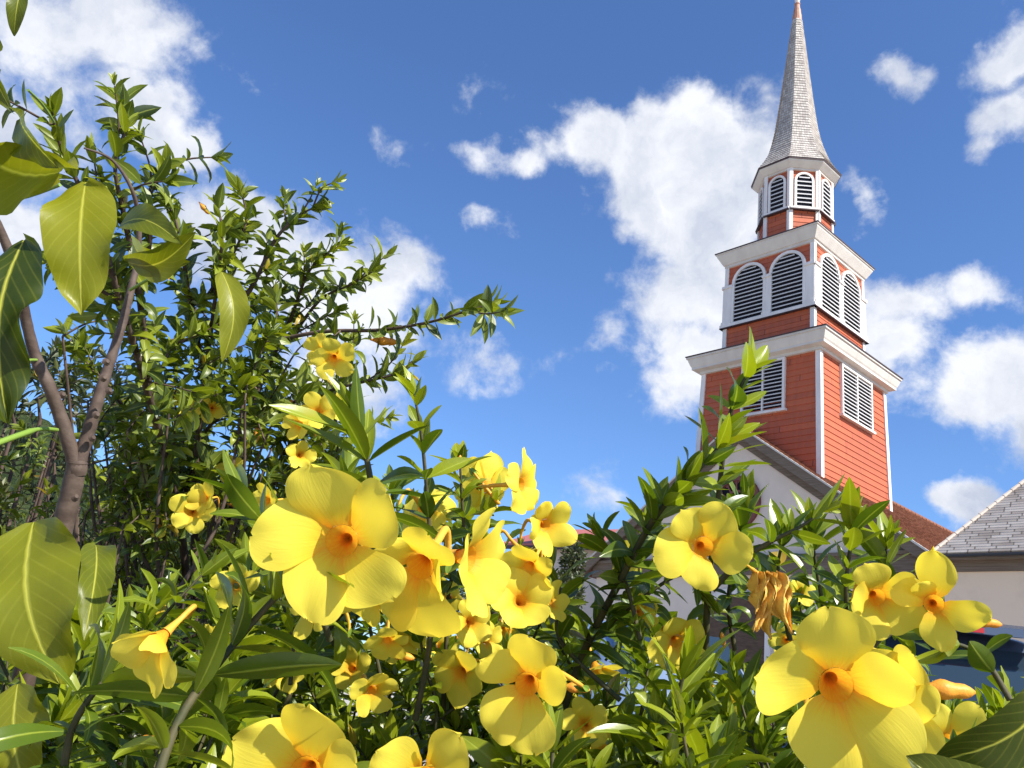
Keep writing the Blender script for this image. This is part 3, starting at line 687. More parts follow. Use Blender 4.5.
def camvec(v): return (RIGHT*v[0]+UP*v[1]-FWD*v[2]).normalized()
def flower(parent, x, y, d, diam, nrm=(0, 0, 1), rot=90, petals=None, cup=.10, wide=.42, seed=0, tube_to=None, r0f=.24, throat=1.0, label=None, tubemat='tube'):
    """a trumpet flower: throat at pixel x,y and distance d, diameter in pixels"""
    R = random.Random(seed+int(x*7+y*13)); C = at(x, y, d); Nn = camvec(nrm)
    ex = RIGHT-Nn*RIGHT.dot(Nn); ex = ex.normalized() if ex.length > .05 else FWD.cross(Nn).normalized(); ey = Nn.cross(ex)
    rad = diam/2*d/F_PX; r0 = rad*r0f*.86
    mb = MB(); ang = petals or [(rot+72*k+R.uniform(-7, 7), R.uniform(.92, 1.08), R.uniform(-.15, .25)) for k in range(5)]
    nt_, ns_ = 16, 12
    for (th, lf, bend) in ang:
        th = radians(th); cx_ = ex*cos(th)+ey*sin(th); sx_ = -ex*sin(th)+ey*cos(th); rows = []; L = rad*lf-r0; wv = R.uniform(0, 6); wa = R.uniform(.02, .055); asym = R.uniform(.02, .12); pm = R.uniform(.56, .66); rec = R.uniform(.05, .20); fo = R.uniform(-.07, .07); pt_ = R.uniform(.0, .07); sk = R.choice((-1, 1))*R.uniform(.2, .7)
        for i in range(nt_+1):
            tt = 1-(1-i/nt_)**1.5; tm = pm
            if tt < tm: sh = sin(pi/2*(tt/tm)**1.02)
            else: sh = sqrt(max(0, 1-((tt-tm)/(1.002-tm))**2.1))
            hw = r0*.80*(1-tt)+rad*wide*sh*lf*.88
            row = []
            for j in range(ns_+1):
                s = -1+2*j/ns_
                rr = r0+L*tt*(1+pt_*max(0, 1-abs(s-sk*.3)*2.2)*tt*tt + .03*sin(4*s+wv)*tt*tt); 
                se = s*sh; h = rad*.26*(1-exp(-tt*3.6)) + rad*(cup+bend)*tt*tt + rad*.055*se + rad*.10*se*se*tt*(1 if bend < .2 else -1) - rad*rec*max(0, abs(se)-.55)**2*2.2*tt - rad*rec*.8*max(0, tt-.72)**2*4 + rad*fo*sin(3.1*se+2.2*tt)*tt*tt + rad*wa*sin(wv+5*tt+3*se)*tt + rad*.022*sin(se*7+wv)*tt**3*sh
                lat = s*hw + asym*rad*tt*tt*2
                if i == 0:
                    a2 = s*radians(38); row.append(C+(cx_*cos(a2)+sx_*sin(a2))*r0*1.0)
                elif i == 1:
                    row.append(C+cx_*(rr*(.97-.10*s*s))+sx_*lat+Nn*h)
                else: row.append(C+cx_*rr+sx_*lat+Nn*h)
            rows.append(row)
        tn = [throat*.62*exp(-((1-(1-i/nt_)**1.5)/.21)**1.3) + .03 for i in range(nt_+1)]
        b = len(mb.v); mb.grid(rows, uvs=lambda a_, b_: (b_, a_), tones=tn)
    # funnel
    fr = [(r0*.02, -rad*.42), (r0*.22, -rad*.34), (r0*.45, -rad*.235), (r0*.70, -rad*.13), (r0*.88, -rad*.052), (r0*1.0, .0004)]
    mb.grid([[C+(ex*cos(2*pi*k/20)+ey*sin(2*pi*k/20))*r_+Nn*h_ for k in range(20)] for r_, h_ in fr], tones=[1, .92, .82, .74, .68, .65], closed=True, uvs=lambda a_, b_: (b_, a_))
    o = mb.build('flower', M['petal'], parent, smooth=True)
    if label: o['label'] = label
    # outer tube and calyx
    A0 = C-Nn*rad*.55; A1 = C-Nn*rad*1.15
    end = at(*tube_to) if tube_to else C-Nn*rad*1.55+Vector((0, 0, -rad*.9))
    mid = A1.lerp(end, .5)+(A1-A0).normalized()*rad*.12
    t = MB(); pts_ = smooth_path([C-Nn*rad*.24, C-Nn*rad*.44, A0.lerp(A1, .35), A1, mid, end], 4); nn_ = len(pts_)
    rr_ = [r0*.62+(r0*.30-r0*.62)*min(1, (i/nn_)/.34)**.8 if i/nn_ < .62 else r0*.30+(r0*.16-r0*.30)*(i/nn_-.62)/.38 for i in range(nn_)]
    t.tube(pts_, rr_, 12, cap=False); t.build('flower_tube', M[tubemat], o, smooth=True)
    t = MB(); Tn = (end-mid).normalized()
    for k in range(5):
        a = Tn.orthogonal().normalized(); b = Tn.cross(a); f = 2*pi*k/5; leaf(t, end+(a*cos(f)+b*sin(f))*r0*.16, -Tn+(a*cos(f)+b*sin(f))*.35, a*cos(f)+b*sin(f), rad*.30, rad*.10, .1, .2, .5, 4)
    t.build('calyx', M['calyx'], o)
    return o
def bud(parent, x, y, d, ln, ang, w=.30, mat='bud', tilt=0):
    C = at(x, y, d); l = ln*d/F_PX; a = radians(ang); D = (RIGHT*cos(a)+UP*sin(a)-FWD*tilt).normalized(); t = MB()
    t.tube([C-D*l*.5+D*l*k/12 for k in range(13)], [max(.0004, l*w*.5*(sin(pi*(k/12*.93+.05)**1.25)**.9)*(1-.2*sin(k))+l*.015) for k in range(13)], 9); return t.build('bud', M[mat], parent, smooth=True)

# ---------- foreground allamanda, in three bushes
def bush(label, loc, name='allamanda_bush'):
    b = empty(name, loc); tag(b, label, 'bush', 'flowering bushes in the foreground'); return b
SHR = {}
for key, lab, gx in (('L', 'flowering bush at lower left with long glossy leaves and the widest open yellow trumpet', 200), ('C', 'flowering bush in the centre foreground with clustered yellow trumpets, under the open sky', 560), ('R', 'flowering bush at lower right whose yellow trumpets hide the slate blue car', 860)):
    p = at(gx, 700, 1.05); SHR[key] = dict(root=bush(lab, (p.x, p.y, .06)), leaves=MB(), stems=MB(), base=Vector((p.x, p.y, .06)))
def key_for(x): return 'L' if x < 395 else ('C' if x < 735 else 'R')
def sp_px(which, keys, L, spacing, r0=.0035, r1=.0014, **kw):
    S = SHR[which]; sprig(S['leaves'], S['stems'], [at(*q) for q in keys], r0, r1, L, spacing, **kw)
# named sprigs
sp_px('C', [(705,660,.98),(708,590,.96),(716,520,.95),(722,465,.94),(730,415,.93),(742,384,.92),(751,370,.92)], .054, .020, .0042, .0014, start=.25, k=3, Wr=.36, tone=.62, n=8, inc=(.75,1.15), curl=.35)
sp_px('C', [(560,720,1.0),(585,650,.97),(618,585,.94),(650,525,.92),(676,492,.90),(706,462,.90),(722,443,.9)], .062, .021, .0052, .0018, start=.25, k=4, Wr=.33, tone=.52, n=8, inc=(.6,1.1), curl=.4)
sp_px('C', [(640,640,.9),(628,590,.93),(612,556,.95),(598,532,.96)], .05, .018, .003, .0012, start=.1, k=4, Wr=.3, tone=.45, n=8)
sp_px('R', [(712,590,.85),(742,560,.85),(772,541,.85),(800,527,.85),(822,512,.85)], .056, .026, .0034, .0012, start=.1, k=3, Wr=.30, tone=.6, n=8, inc=(.7,1.2), curl=.4)
sp_px('R', [(850,640,.85),(846,590,.84),(850,550,.84),(853,524,.84)], .05, .018, .003, .0012, start=.15, k=4, Wr=.33, tone=.6, n=8, inc=(.35,1.1), curl=.3)
sp_px('R', [(830,640,.95),(822,600,.95),(815,560,.95),(812,530,.95)], .052, .018, .003, .0012, start=.1, k=4, Wr=.34, tone=.5, n=8, inc=(.5,1.2))
sp_px('C', [(640,640,1.05),(648,590,1.05),(655,550,1.05),(650,515,1.05)], .055, .018, .003, .0012, start=.1, k=4, Wr=.34, tone=.5, n=8, inc=(.5,1.2))
sp_px('R', [(790,640,.9),(782,600,.9),(778,565,.9),(784,540,.9)], .052, .018, .003, .0012, start=.1, k=4, Wr=.34, tone=.5, n=8, inc=(.5,1.2))
sp_px('C', [(735,650,1.0),(728,600,1.0),(738,550,1.0),(745,505,1.0)], .058, .018, .003, .0012, start=.1, k=4, Wr=.34, tone=.5, n=8, inc=(.5,1.2))
sp_px('R', [(905,640,.8),(893,590,.84),(885,562,.86),(888,540,.86)], .05, .018, .003, .0012, start=.2, k=4, Wr=.33, tone=.58, n=8, inc=(.45,1.1), curl=.3)
sp_px('R', [(1010,700,.7),(985,660,.72),(960,645,.72),(948,648,.72)], .042, .02, .0028, .0012, start=.1, k=2, Wr=.42, tone=.5, n=8)
sp_px('R', [(870,740,.75),(860,680,.75),(880,640,.76),(905,632,.77)], .045, .022, .0028, .0012, start=.1, k=3, Wr=.30, tone=.4, n=8)
sp_px('C', [(660,800,.72),(668,745,.74),(676,705,.75),(684,672,.75)], .066, .014, .004, .0016, start=.1, k=4, Wr=.25, tone=.62, n=8, inc=(.5,1.35), curl=.5)
sp_px('C', [(556,830,.6),(553,780,.62),(552,745,.63)], .05, .014, .003, .0014, start=.1, k=4, Wr=.28, tone=.68, n=8, inc=(.35,1.2), curl=.3)
sp_px('L', [(150,800,.44),(178,722,.47),(215,668,.50),(262,612,.52),(300,572,.52)], .070, .017, .0029, .0017, start=.05, k=3, Wr=.23, tone=.50, n=9, inc=(.6,1.25), curl=.75)
sp_px('L', [(60,800,.55),(70,735,.56),(90,698,.56),(112,672,.57)], .070, .018, .003, .0016, start=.1, k=4, Wr=.24, tone=.45, n=9, inc=(.7,1.35), curl=.9)
sp_px('L', [(366,560,.62),(372,500,.62),(366,455,.62),(358,425,.62)], .062, .016, .003, .0016, start=.3, k=4, Wr=.25, tone=.58, n=8, inc=(.55,1.2), curl=.35)
sp_px('C', [(415,720,.9),(430,640,.9),(431,560,.9),(426,480,.9),(420,425,.9),(414,395,.9)], .048, .025, .0036, .0012, start=.30, k=3, Wr=.36, tone=.50, n=8, inc=(.6,1.15), curl=.35)
sp_px('C', [(470,640,.95),(466,560,.95),(462,500,.95),(460,462,.95)], .045, .018, .003, .0012, start=.3, k=4, Wr=.32, tone=.45, n=8, inc=(.7,1.2))
sp_px('C', [(620,700,.9),(560,640,.95),(560,590,.98),(548,560,1.0)], .05, .02, .003, .0012, start=.2, k=3, Wr=.28, tone=.45, n=8)
sp_px('L', [(330,640,.75),(300,560,.72),(262,520,.70),(238,490,.70)], .06, .02, .003, .0012, start=.45, k=3, Wr=.27, tone=.45, n=8)
sp_px('C', [(590,640,.98),(640,600,.96),(680,575,.96),(700,590,.96)], .05, .02, .003, .0012, start=.1, k=3, Wr=.30, tone=.4, n=8)
# filler sprigs with stems reaching the soil
TOP = [(-90,560),(0,600),(100,600),(170,590),(240,540),(300,520),(350,470),(400,470),(440,455),(500,505),(540,600),(580,625),(610,600),(680,600),(720,620),(770,600),(800,590),(850,570),(900,610),(950,650),(1000,680),(1110,690)]
def topy(x):
    for (x0, y0), (x1, y1) in zip(TOP, TOP[1:]):
        if x <= x1: return y0+(y1-y0)*(x-x0)/(x1-x0)
    return 690
HERO = [(342,541),(420,580),(470,558),(527,684),(703,547),(836,685),(893,688),(877,597),(934,604),(306,745),(424,752),(158,650)]
def fill(nn, dlo, dhi, L, tone, y1=850, off=0, yp=1.0, nseg=5):
    for i in range(nn):
        x = RN.uniform(-80, 1100); y0 = topy(x)+off; y = y0+(y1-y0)*RN.random()**yp
        d = RN.uniform(dlo, dhi)
        if d < .95 and any(abs(x-hx) < 66 and hy-135 < y < hy+60 for hx, hy in HERO): continue
        if 590 < x < 790 and y < 665 and RN.random() < .88: continue
        if 535 < x < 600 and y < 640 and RN.random() < .45: continue
        if x > 875 and y < 700 and RN.random() < .8: continue
        p = at(x, y, d); S = SHR[key_for(x)]
        D = Vector((RN.gauss(0, .42), RN.gauss(-.12, .40), 1)).normalized(); ln = RN.uniform(.08, .15)
        q = p-D*ln; b0 = S['base']+Vector((RN.uniform(-.14, .14), RN.uniform(-.05, .30), 0))
        m_ = q.lerp(b0, .45)+Vector((RN.uniform(-.04, .04), RN.uniform(-.04, .04), -.02))
        if q.z < .12: continue
        if i % 3 == 0: S['stems'].tube(smooth_path([b0, m_, q], 4), [.0055, .0055, .005, .005, .0045, .004, .0035, .003, .0025], 5)
        sprig(S['leaves'], S['stems'], [q, q.lerp(p, .5)+rvec()*.004, p], .0026, .0012, L*RN.uniform(.8, 1.2), RN.uniform(.016, .024), start=0, k=RN.choice((3, 4, 4)), Wr=RN.uniform(.28, .40), tone=tone+RN.uniform(-.12, .12), n=nseg, nst=5)
fill(190, .80, 1.15, .055, .56)
fill(430, 1.15, 1.75, .058, .46, off=-6)
fill(120, .62, .85, .052, .50, off=110, yp=.8)
for k, S in SHR.items():
    S['leaves'].build('foliage', M['leaf'], S['root'], smooth=True).matrix_parent_inverse = Matrix.Translation(-Vector(S['root'].location))
    S['stems'].build('stem', M['stem'], S['root'], smooth=True).matrix_parent_inverse = Matrix.Translation(-Vector(S['root'].location))
# fallen threads of twig and dry bits keep inside the stems

def fl(k, *a, **kw):
    o = flower(SHR[k]['root'], *a, **kw); o.matrix_parent_inverse = Matrix.Translation(-Vector(SHR[k]['root'].location)); return o
def bd(k, *a, **kw):
    o = bud(SHR[k]['root'], *a, **kw); o.matrix_parent_inverse = Matrix.Translation(-Vector(SHR[k]['root'].location)); return o
# the big open ones
fl('L', 342, 541, .50, 158, (-.02, .10, 1), petals=[(98, .98, .12), (30, .88, .26), (165, 1.0, .12), (238, .95, .0), (305, .95, .05)], wide=.46, seed=1)
fl('L', 420, 566, .56, 138, (-.25, -.30, .9), petals=[(60, .85, .1), (0, .6, .5), (278, 1.15, -.3), (230, 1.0, -.2), (140, .7, .3)], wide=.46, seed=2)
fl('C', 470, 558, .66, 116, (.88, -.05, .42), rot=84, wide=.44, cup=.0, seed=3, tube_to=(424, 562, .72))
fl('C', 521, 484, .90, 66, (.86, .1, .45), rot=88, wide=.44, cup=-.1, seed=4, tube_to=(478, 487, .94))
fl('C', 545, 525, .92, 58, (.5, .0, .8), rot=100, wide=.42, seed=5, tube_to=(520, 545, .96))
fl('C', 520, 601, .85, 64, (.15, .45, .8), rot=95, wide=.50, seed=6)
fl('C', 551, 603, .92, 40, (.75, .2, .4), rot=80, wide=.46, seed=7)
fl('C', 487, 487, 1.0, 62, (-.3, .3, -.8), rot=70, wide=.5, seed=8, tube_to=(470, 468, .97))
fl('C', 424, 508, .98, 62, (.3, -.5, -.6), rot=60, wide=.5, seed=9)
fl('C', 524, 554, 1.0, 56, (.5, -.5, .3), rot=40, wide=.5, seed=10)
fl('C', 527, 684, .58, 116, (-.22, .02, 1), petals=[(75, .98, .25), (5, .78, .15), (275, 1.08, -.05), (225, .98, 0), (135, .85, .25)], wide=.42, seed=11, tube_to=(588, 690, .66))
fl('C', 461, 672, .95, 58, (-.35, -.05, .9), rot=120, wide=.48, seed=12, tube_to=(500, 668, 1.0))
fl('C', 703, 547, .76, 94, (.02, .06, 1), petals=[(118, .95, .0), (60, .98, .0), (350, .95, .0), (252, .85, -.05), (185, 1.12, .0)], wide=.46, r0f=.26, throat=.9, seed=13)
fl('R', 836, 685, .50, 168, (-.10, .04, 1), petals=[(92, 1.0, .15), (158, 1.0, .1), (250, 1.05, -.05), (312, 1.0, .3), (18, .7, .45)], wide=.45, seed=14)
fl('R', 893, 688, .60, 120, (-.45, .15, .8), petals=[(100, .7, .1), (40, .7, .2), (330, .7, .3), (280, 1.15, -.05), (200, .8, .1)], wide=.50, seed=15, tube_to=(948, 694, .64), tubemat='bud')
fl('R', 877, 597, .72, 82, (0, -.05, 1), petals=[(105, 1.0, .0), (25, .9, .15), (318, 1.05, 0), (245, .95, 0), (170, .8, .1)], wide=.48, seed=16)
fl('R', 934, 604, .70, 92, (-.30, .15, .85), petals=[(80, 1.15, .5), (150, .9, .1), (268, .95, -.1), (335, 1.0, .1), (115, .6, .6)], wide=.34, seed=17, tube_to=(905, 612, .76))
fl('L', 306, 772, .50, 150, (0, .15, 1), petals=[(70, .95, .3), (140, 1.0, .1), (5, .8, .3), (215, 1, 0), (290, 1, 0)], wide=.46, seed=18)
fl('C', 424, 778, .58, 112, (0, .2, 1), petals=[(140, .95, .1), (38, 1.0, .1), (92, .3, .3), (215, 1, 0), (300, 1, 0)], wide=.46, seed=19)
fl('L', 158, 640, .46, 92, (-.35, -.40, .8), petals=[(205,1.05,0),(255,1.15,.05),(305,.9,.2),(30,.55,.4),(120,.6,.4)], wide=.38, cup=.15, seed=20, tube_to=(184, 622, .52))
fl('C', 676, 641, .95, 62, (.15, -.1, .9), rot=100, wide=.48, seed=21)
for (k, x, y, d, dm, nv, rt) in (('L',6,580,.9,60,(.3,.3,.8),90),('L',236,586,1.1,46,(.2,.1,.9),80),('L',222,640,1.25,42,(-.4,-.2,.7),60),('L',372,690,1.0,50,(.4,-.2,.8),70),('L',352,668,1.2,44,(-.2,.3,.8),20),
        ('C',448,598,1.15,44,(-.4,.2,.7),40),('C',596,668,1.25,52,(.2,-.6,.6),30),('C',607,752,.9,60,(-.2,.8,.5),10),('C',655,752,.9,66,(.3,.8,.5),50),('C',486,640,1.2,40,(.5,.2,.6),90),
        ('R',948,742,.75,80,(-.2,.5,.8),100),('R',1012,738,.8,70,(.3,.1,.9),60),('R',800,592,1.3,30,(.2,.4,.8),0),('R',786,640,1.4,34,(-.3,.2,.8),30),('L',60,610,1.3,36,(.5,.2,.7),0),('C',470,622,.9,48,(.3,.2,.8),30),('L',374,592,.72,80,(-.15,-.6,.6),250),('C',530,566,.98,58,(-.3,-.3,.8),20),('C',402,640,1.1,44,(.2,-.2,.8),0),('C',640,612,1.1,38,(.3,.1,.8),15),('C',585,725,1.0,50,(-.2,.3,.8),15),
        ('L',318,608,.8,60,(-.5,.2,.6),20),('C',503,630,1.3,40,(.1,-.4,.8),50),('C',440,648,1.3,40,(.3,.4,.8),10),('C',560,700,1.4,40,(-.3,.3,.8),70),('R',724,700,1.2,44,(.3,-.3,.8),30),('L',285,670,1.1,46,(.2,.4,.8),55),('C',630,560,1.25,36,(-.5,.1,.8),10),
        ('L',268,500,1.5,36,(-.5,.1,.8),10),('L',388,640,1.0,44,(.1,-.5,.8),10)):
    fl(k, x, y, d-.12*(d > .95), dm, nv, rot=rt, seed=x, wide=.41)
for (k, x, y, d, ln, an) in (('C',459,463,.93,16,80),('R',985,622,.75,34,-10),('L',147,741,.6,34,10),('C',723,640,.9,16,100),('C',575,688,.75,30,-8),('C',400,655,.9,30,-15),('R',946,690,.62,58,-5),('L',268,560,.9,24,30),('R',818,640,.9,18,60),('C',500,575,.9,22,60),('C',585,712,.9,26,15)):
    bd(k, x, y, d, ln, an)
# wilted flower hanging under the open one
t = MB(); R_ = random.Random(5)
for j in range(6):
    rows = []; lx = R_.uniform(-15, 15); ph_ = R_.uniform(0, 6); ln_ = (50, 66, 42, 58, 46, 60)[j]
    for i in range(15):
        u = i/14; c = at(758+3.6*j+lx*u+2.5*sin(u*7+ph_), 572+u*ln_, .80+.004*sin(j*2.1)+.003*sin(u*9+ph_)); w = .0085*(.35+sin(pi*min(1, u*.95+.05))*.75)*(1-.5*u*u)*(1+.35*sin(u*11+ph_))
        rows.append([c+RIGHT*w*(q/4)+FWD*.0055*sin(q*1.1+ph_+u*6)+UP*.002*sin(q*2+u*9+ph_)*min(1, u*3+.3) for q in range(-4, 5)])
    t.grid(rows)
w_ = t.build('wilted_flower', M['wilt'], SHR['R']['root'], smooth=True); w_.matrix_parent_inverse = Matrix.Translation(-Vector(SHR['R']['root'].location)); w_['label'] = 'withered crumpled orange yellow flower hanging down'
t = MB(); t.tube(smooth_path([at(738, 560, .79), at(748, 566, .79), at(757, 573, .80), at(766, 580, .80)], 4), [.0012]*6+[.002]*3+[.004]*4, 8); tt_ = t.build('flower_tube', M['tube'], w_, smooth=True)

# ---------- tall shrub on the left
tall = empty('tall_shrub', (at(190, 640, 2.2).x, at(190, 640, 2.2).y, .03))
tag(tall, 'tall airy shrub with small leaves and thin dark branches against the clouds, at left', 'shrub')
TB = Vector(tall.location); TL, TS = MB(), MB()
def tall_branch(keys, r0, L=.058, spacing=.024, start=.35, side=4, tone=.45, sl=.11):
    P = [at(*q) for q in keys]; sprig(TL, TS, P, r0, .0016, L, spacing, start=start, k=3, Wr=.36, tone=tone, n=5, nst=6, inc=(.6, 1.3), curl=.6)
    Q = smooth_path(P, 6)
    for i in range(side):
        u = start*.6+(1-start*.6)*(i+RN.random()*.7)/max(1, side); j = min(len(Q)-2, int(u*(len(Q)-1))); T = (Q[j+1]-Q[j]).normalized()
        D = (T*.7+rvec()*.55+Vector((0, 0, .35))).normalized(); e = Q[j]+D*sl*RN.uniform(.6, 1.3)
        sprig(TL, TS, [Q[j], Q[j].lerp(e, .5)+rvec()*.006, e], .0026, .0012, L*RN.uniform(.75, 1.05), spacing, start=.15, k=3, Wr=.36, tone=tone+RN.uniform(-.1, .1), n=5, nst=5)
B0 = (200, 640, 2.2)
BR = [
 ([(190,640,2.2),(180,520,2.1),(150,400,1.8),(120,300,1.6),(95,220,1.5),(62,150,1.45),(52,112,1.4)], .012, 8),
 ([(150,400,1.8),(140,300,1.65),(125,220,1.55),(115,165,1.5),(128,128,1.5)], .008, 10),
 ([(140,300,1.7),(150,240,1.6),(150,190,1.6),(165,165,1.55)], .006, 8),
 ([(195,640,2.2),(195,480,2.2),(205,380,2.1),(215,300,2.0),(222,240,1.9),(218,205,1.9)], .012, 8),
 ([(205,380,2.1),(190,300,2.0),(180,240,1.9),(172,205,1.9)], .007, 8),
 ([(215,330,2.0),(250,290,2.0),(275,240,2.0),(300,215,2.0),(322,205,2.0)], .007, 10),
 ([(210,640,2.3),(235,480,2.3),(255,400,2.3),(290,320,2.2),(310,270,2.1),(340,245,2.1)], .011, 10),
 ([(290,340,2.2),(320,300,2.2),(350,285,2.15),(372,272,2.1)], .005, 5),
 ([(255,345,2.0),(320,332,1.95),(380,330,1.9),(430,322,1.85),(470,310,1.8),(497,303,1.8)], .0055, 3),
 ([(245,420,2.1),(300,400,2.0),(350,385,1.95),(392,375,1.9),(412,362,1.9)], .005, 4),
 ([(220,640,2.3),(260,500,2.3),(300,430,2.2),(340,380,2.2),(350,345,2.2)], .009, 8),
 ([(120,300,1.6),(100,290,1.6),(70,270,1.6),(62,250,1.6)], .004, 3),
 ([(180,520,2.2),(140,430,2.2),(100,380,2.1),(78,350,2.1)], .006, 6),
 ([(150,400,1.9),(170,350,1.9),(185,340,1.9),(200,330,1.9)], .005, 5),
 ([(180,520,2.2),(200,440,2.2),(240,400,2.2),(262,370,2.2)], .006, 8),
 ([(235,520,2.3),(290,470,2.2),(330,440,2.2),(352,420,2.2)], .006, 6),
 ([(205,300,2.0),(230,260,2.0),(246,222,2.0),(242,195,2.0)], .005, 7),
 ([(255,400,2.2),(270,340,2.2),(262,300,2.2),(270,265,2.2)], .006, 9),
]
for keys, r0, sd_ in BR:
    sd_ = int(sd_*.6+.5)
    if keys[0][1] == 640: keys = [(keys[0][0], 700, keys[0][2])]+keys
    tall_branch(keys, r0, side=sd_, tone=RN.uniform(.36, .56), start=.4 if len(keys) > 5 else .15)
for P0 in (at(190, 700, 2.2), at(195, 700, 2.2), at(210, 700, 2.3), at(220, 700, 2.3)):
    TS.tube(smooth_path([TB+Vector((RN.uniform(-.05, .05), RN.uniform(-.05, .05), 0)), P0.lerp(TB, .5), P0], 3), .012, 7)
def tall_fill(nn, box, dlo, dhi, tone, L=.055):
    for i in range(nn):
        x = RN.uniform(box[0], box[1]); y = RN.uniform(box[2], box[3]); 
        if x < 110 and y < 400 and RN.random() < .6: continue
        if x > 330 and y < 430: continue
        p = at(x, y, RN.uniform(dlo, dhi)); D = Vector((RN.gauss(.1, .5), RN.gauss(-.1, .5), .9)).normalized(); ln = RN.uniform(.10, .20); q = p-D*ln
        if i % 3 == 0: TS.tube(smooth_path([q.lerp(TB, .45)+Vector((0, 0, RN.uniform(.05, .2)))+rvec()*.05, q.lerp(TB, .2)+rvec()*.02, q], 4), [.006, .006, .005, .005, .004, .004, .003, .003, .0025], 5)
        sprig(TL, TS, [q, q.lerp(p, .5)+rvec()*.008, p], .0026, .0012, L*RN.uniform(.8, 1.2), RN.uniform(.018, .028), start=0, k=3, Wr=.36, tone=tone+RN.uniform(-.15, .15), n=4, nst=4, inc=(.6, 1.3))
tall_fill(125, (110, 350, 370, 560), 1.9, 2.7, .46)
tall_fill(120, (-60, 330, 420, 680), 1.9, 2.9, .40)
tall_fill(26, (120, 340, 270, 400), 1.8, 2.4, .45)
def par(o, root): o.matrix_parent_inverse = Matrix.Translation(-Vector(root.location)); return o
par(TL.build('foliage', M['leaf_far'], tall, smooth=True), tall); par(TS.build('branch', M['twig'], tall, smooth=True), tall)
for (x, y, d, dm, nv, rt) in ((334,358,1.9,46,(.1,-.3,.9),90),(322,352,1.95,36,(-.5,.1,.8),60),(196,404,2.2,34,(-.2,.2,.9),0),(212,408,2.2,32,(.3,.1,.9),30),(184,398,2.2,28,(.3,.4,.7),10),(318,412,2.0,40,(.1,.2,.9),40),(300,424,2.05,36,(-.4,.1,.8),20),(336,408,2.1,34,(.5,.2,.8),0),
      (192,512,2.1,44,(.2,.1,.9),0),(205,498,2.1,34,(-.3,.1,.9),50),(300,455,2.1,30,(.4,.1,.8),0),(168,268,1.8,20,(.2,.3,.8),0),(160,526,2.2,30,(-.4,.2,.8),20),(232,470,2.3,30,(-.2,.3,.8),20),(18,610,1.8,36,(.2,.3,.8),20)):
    par(flower(tall, x, y, d-.28, dm, nv, rot=rt, seed=x, wide=.41), tall)
for (x, y, d, ln, an) in ((384,341,1.9,28,-6),(204,208,1.9,16,-50),(256,436,2.1,22,80),(240,505,2.1,26,-5),(286,404,2.0,16,30)): par(bud(tall, x, y, d, ln, an), tall)

# ---------- dense dark hedge behind it
hd = empty('hedge', (at(60, 600, 4.2).x, at(60, 600, 4.2).y, 0)); tag(hd, 'dense dark green hedge behind the tall shrub at the left edge', 'hedge')
HL, HS = MB(), MB(); HB = Vector(hd.location)
for i in range(430):
    x = RN.uniform(-160, 260); top_ = 345 if x < 110 else 345+(x-110)*1.25
    y = top_+(760-top_)*RN.random()**1.1; d = RN.uniform(3.6, 5.0); p = at(x, y, d); D = Vector((RN.gauss(0, .5), RN.gauss(-.2, .5), .9)).normalized(); q = p-D*RN.uniform(.12, .24)
    if q.z < .05: continue
    if i % 4 == 0: HS.tube([Vector((q.x*.8+HB.x*.2, q.y*.8+HB.y*.2, 0)), q.lerp(HB, .1)+Vector((0, 0, .1)), q], [.012, .009, .004], 5)
    sprig(HL, HS, [q, q.lerp(p, .5), p], .004, .002, RN.uniform(.07, .10), .032, start=0, k=4, Wr=.36, tone=RN.uniform(.25, .65), n=3, nst=4, smooth=False)
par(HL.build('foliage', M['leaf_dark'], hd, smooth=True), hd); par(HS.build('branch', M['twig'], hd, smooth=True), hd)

# ---------- small dark garden trees beyond the bushes, under the salmon roof
def garden_tree(name, x, y, d, rw, rh, label, nl, seed, lf=.16):
    R = random.Random(seed); c = at(x, y, d); root = empty(name, (c.x, c.y, 0)); tag(root, label, 'tree')
    ml, ms = MB(), MB(); ms.tube([(c.x, c.y, 0), (c.x+.05, c.y, c.z*.5), (c.x, c.y, c.z)], [.09, .07, .04], 8)
    for i in range(9):
        e = c+Vector((R.gauss(0, rw*.5), R.gauss(0, rw*.5), R.uniform(-.4, .9)*rh)); ms.tube([Vector((c.x, c.y, c.z*.6)), c.lerp(e, .5), e], [.04, .025, .012], 5)
    for i in range(nl):
        q = Vector((R.gauss(0, 1), R.gauss(0, 1), R.gauss(0, 1))); q = q.normalized()*R.random()**.4; p = c+Vector((q.x*rw, q.y*rw, q.z*rh)); D = (q+rvec(R)*.6).normalized()
        leaf(ml, p, D, D.cross(rvec(R)), lf*R.uniform(.7, 1.3), lf*.35, .6, .2, R.uniform(.1, .7), 4)
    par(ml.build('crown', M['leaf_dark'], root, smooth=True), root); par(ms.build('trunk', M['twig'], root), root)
garden_tree('garden_tree', 548, 592, 19, .8, .5, 'small dark tree under the salmon roof, left one with a round crown', 1500, 1)
garden_tree('garden_tree', 573, 560, 21, .25, .55, 'narrow dark spiky tree poking up before the salmon roof', 500, 2)
garden_tree('garden_tree', 495, 600, 17, 1.0, .6, 'low broad dark tree behind the central yellow flowers', 1400, 3)

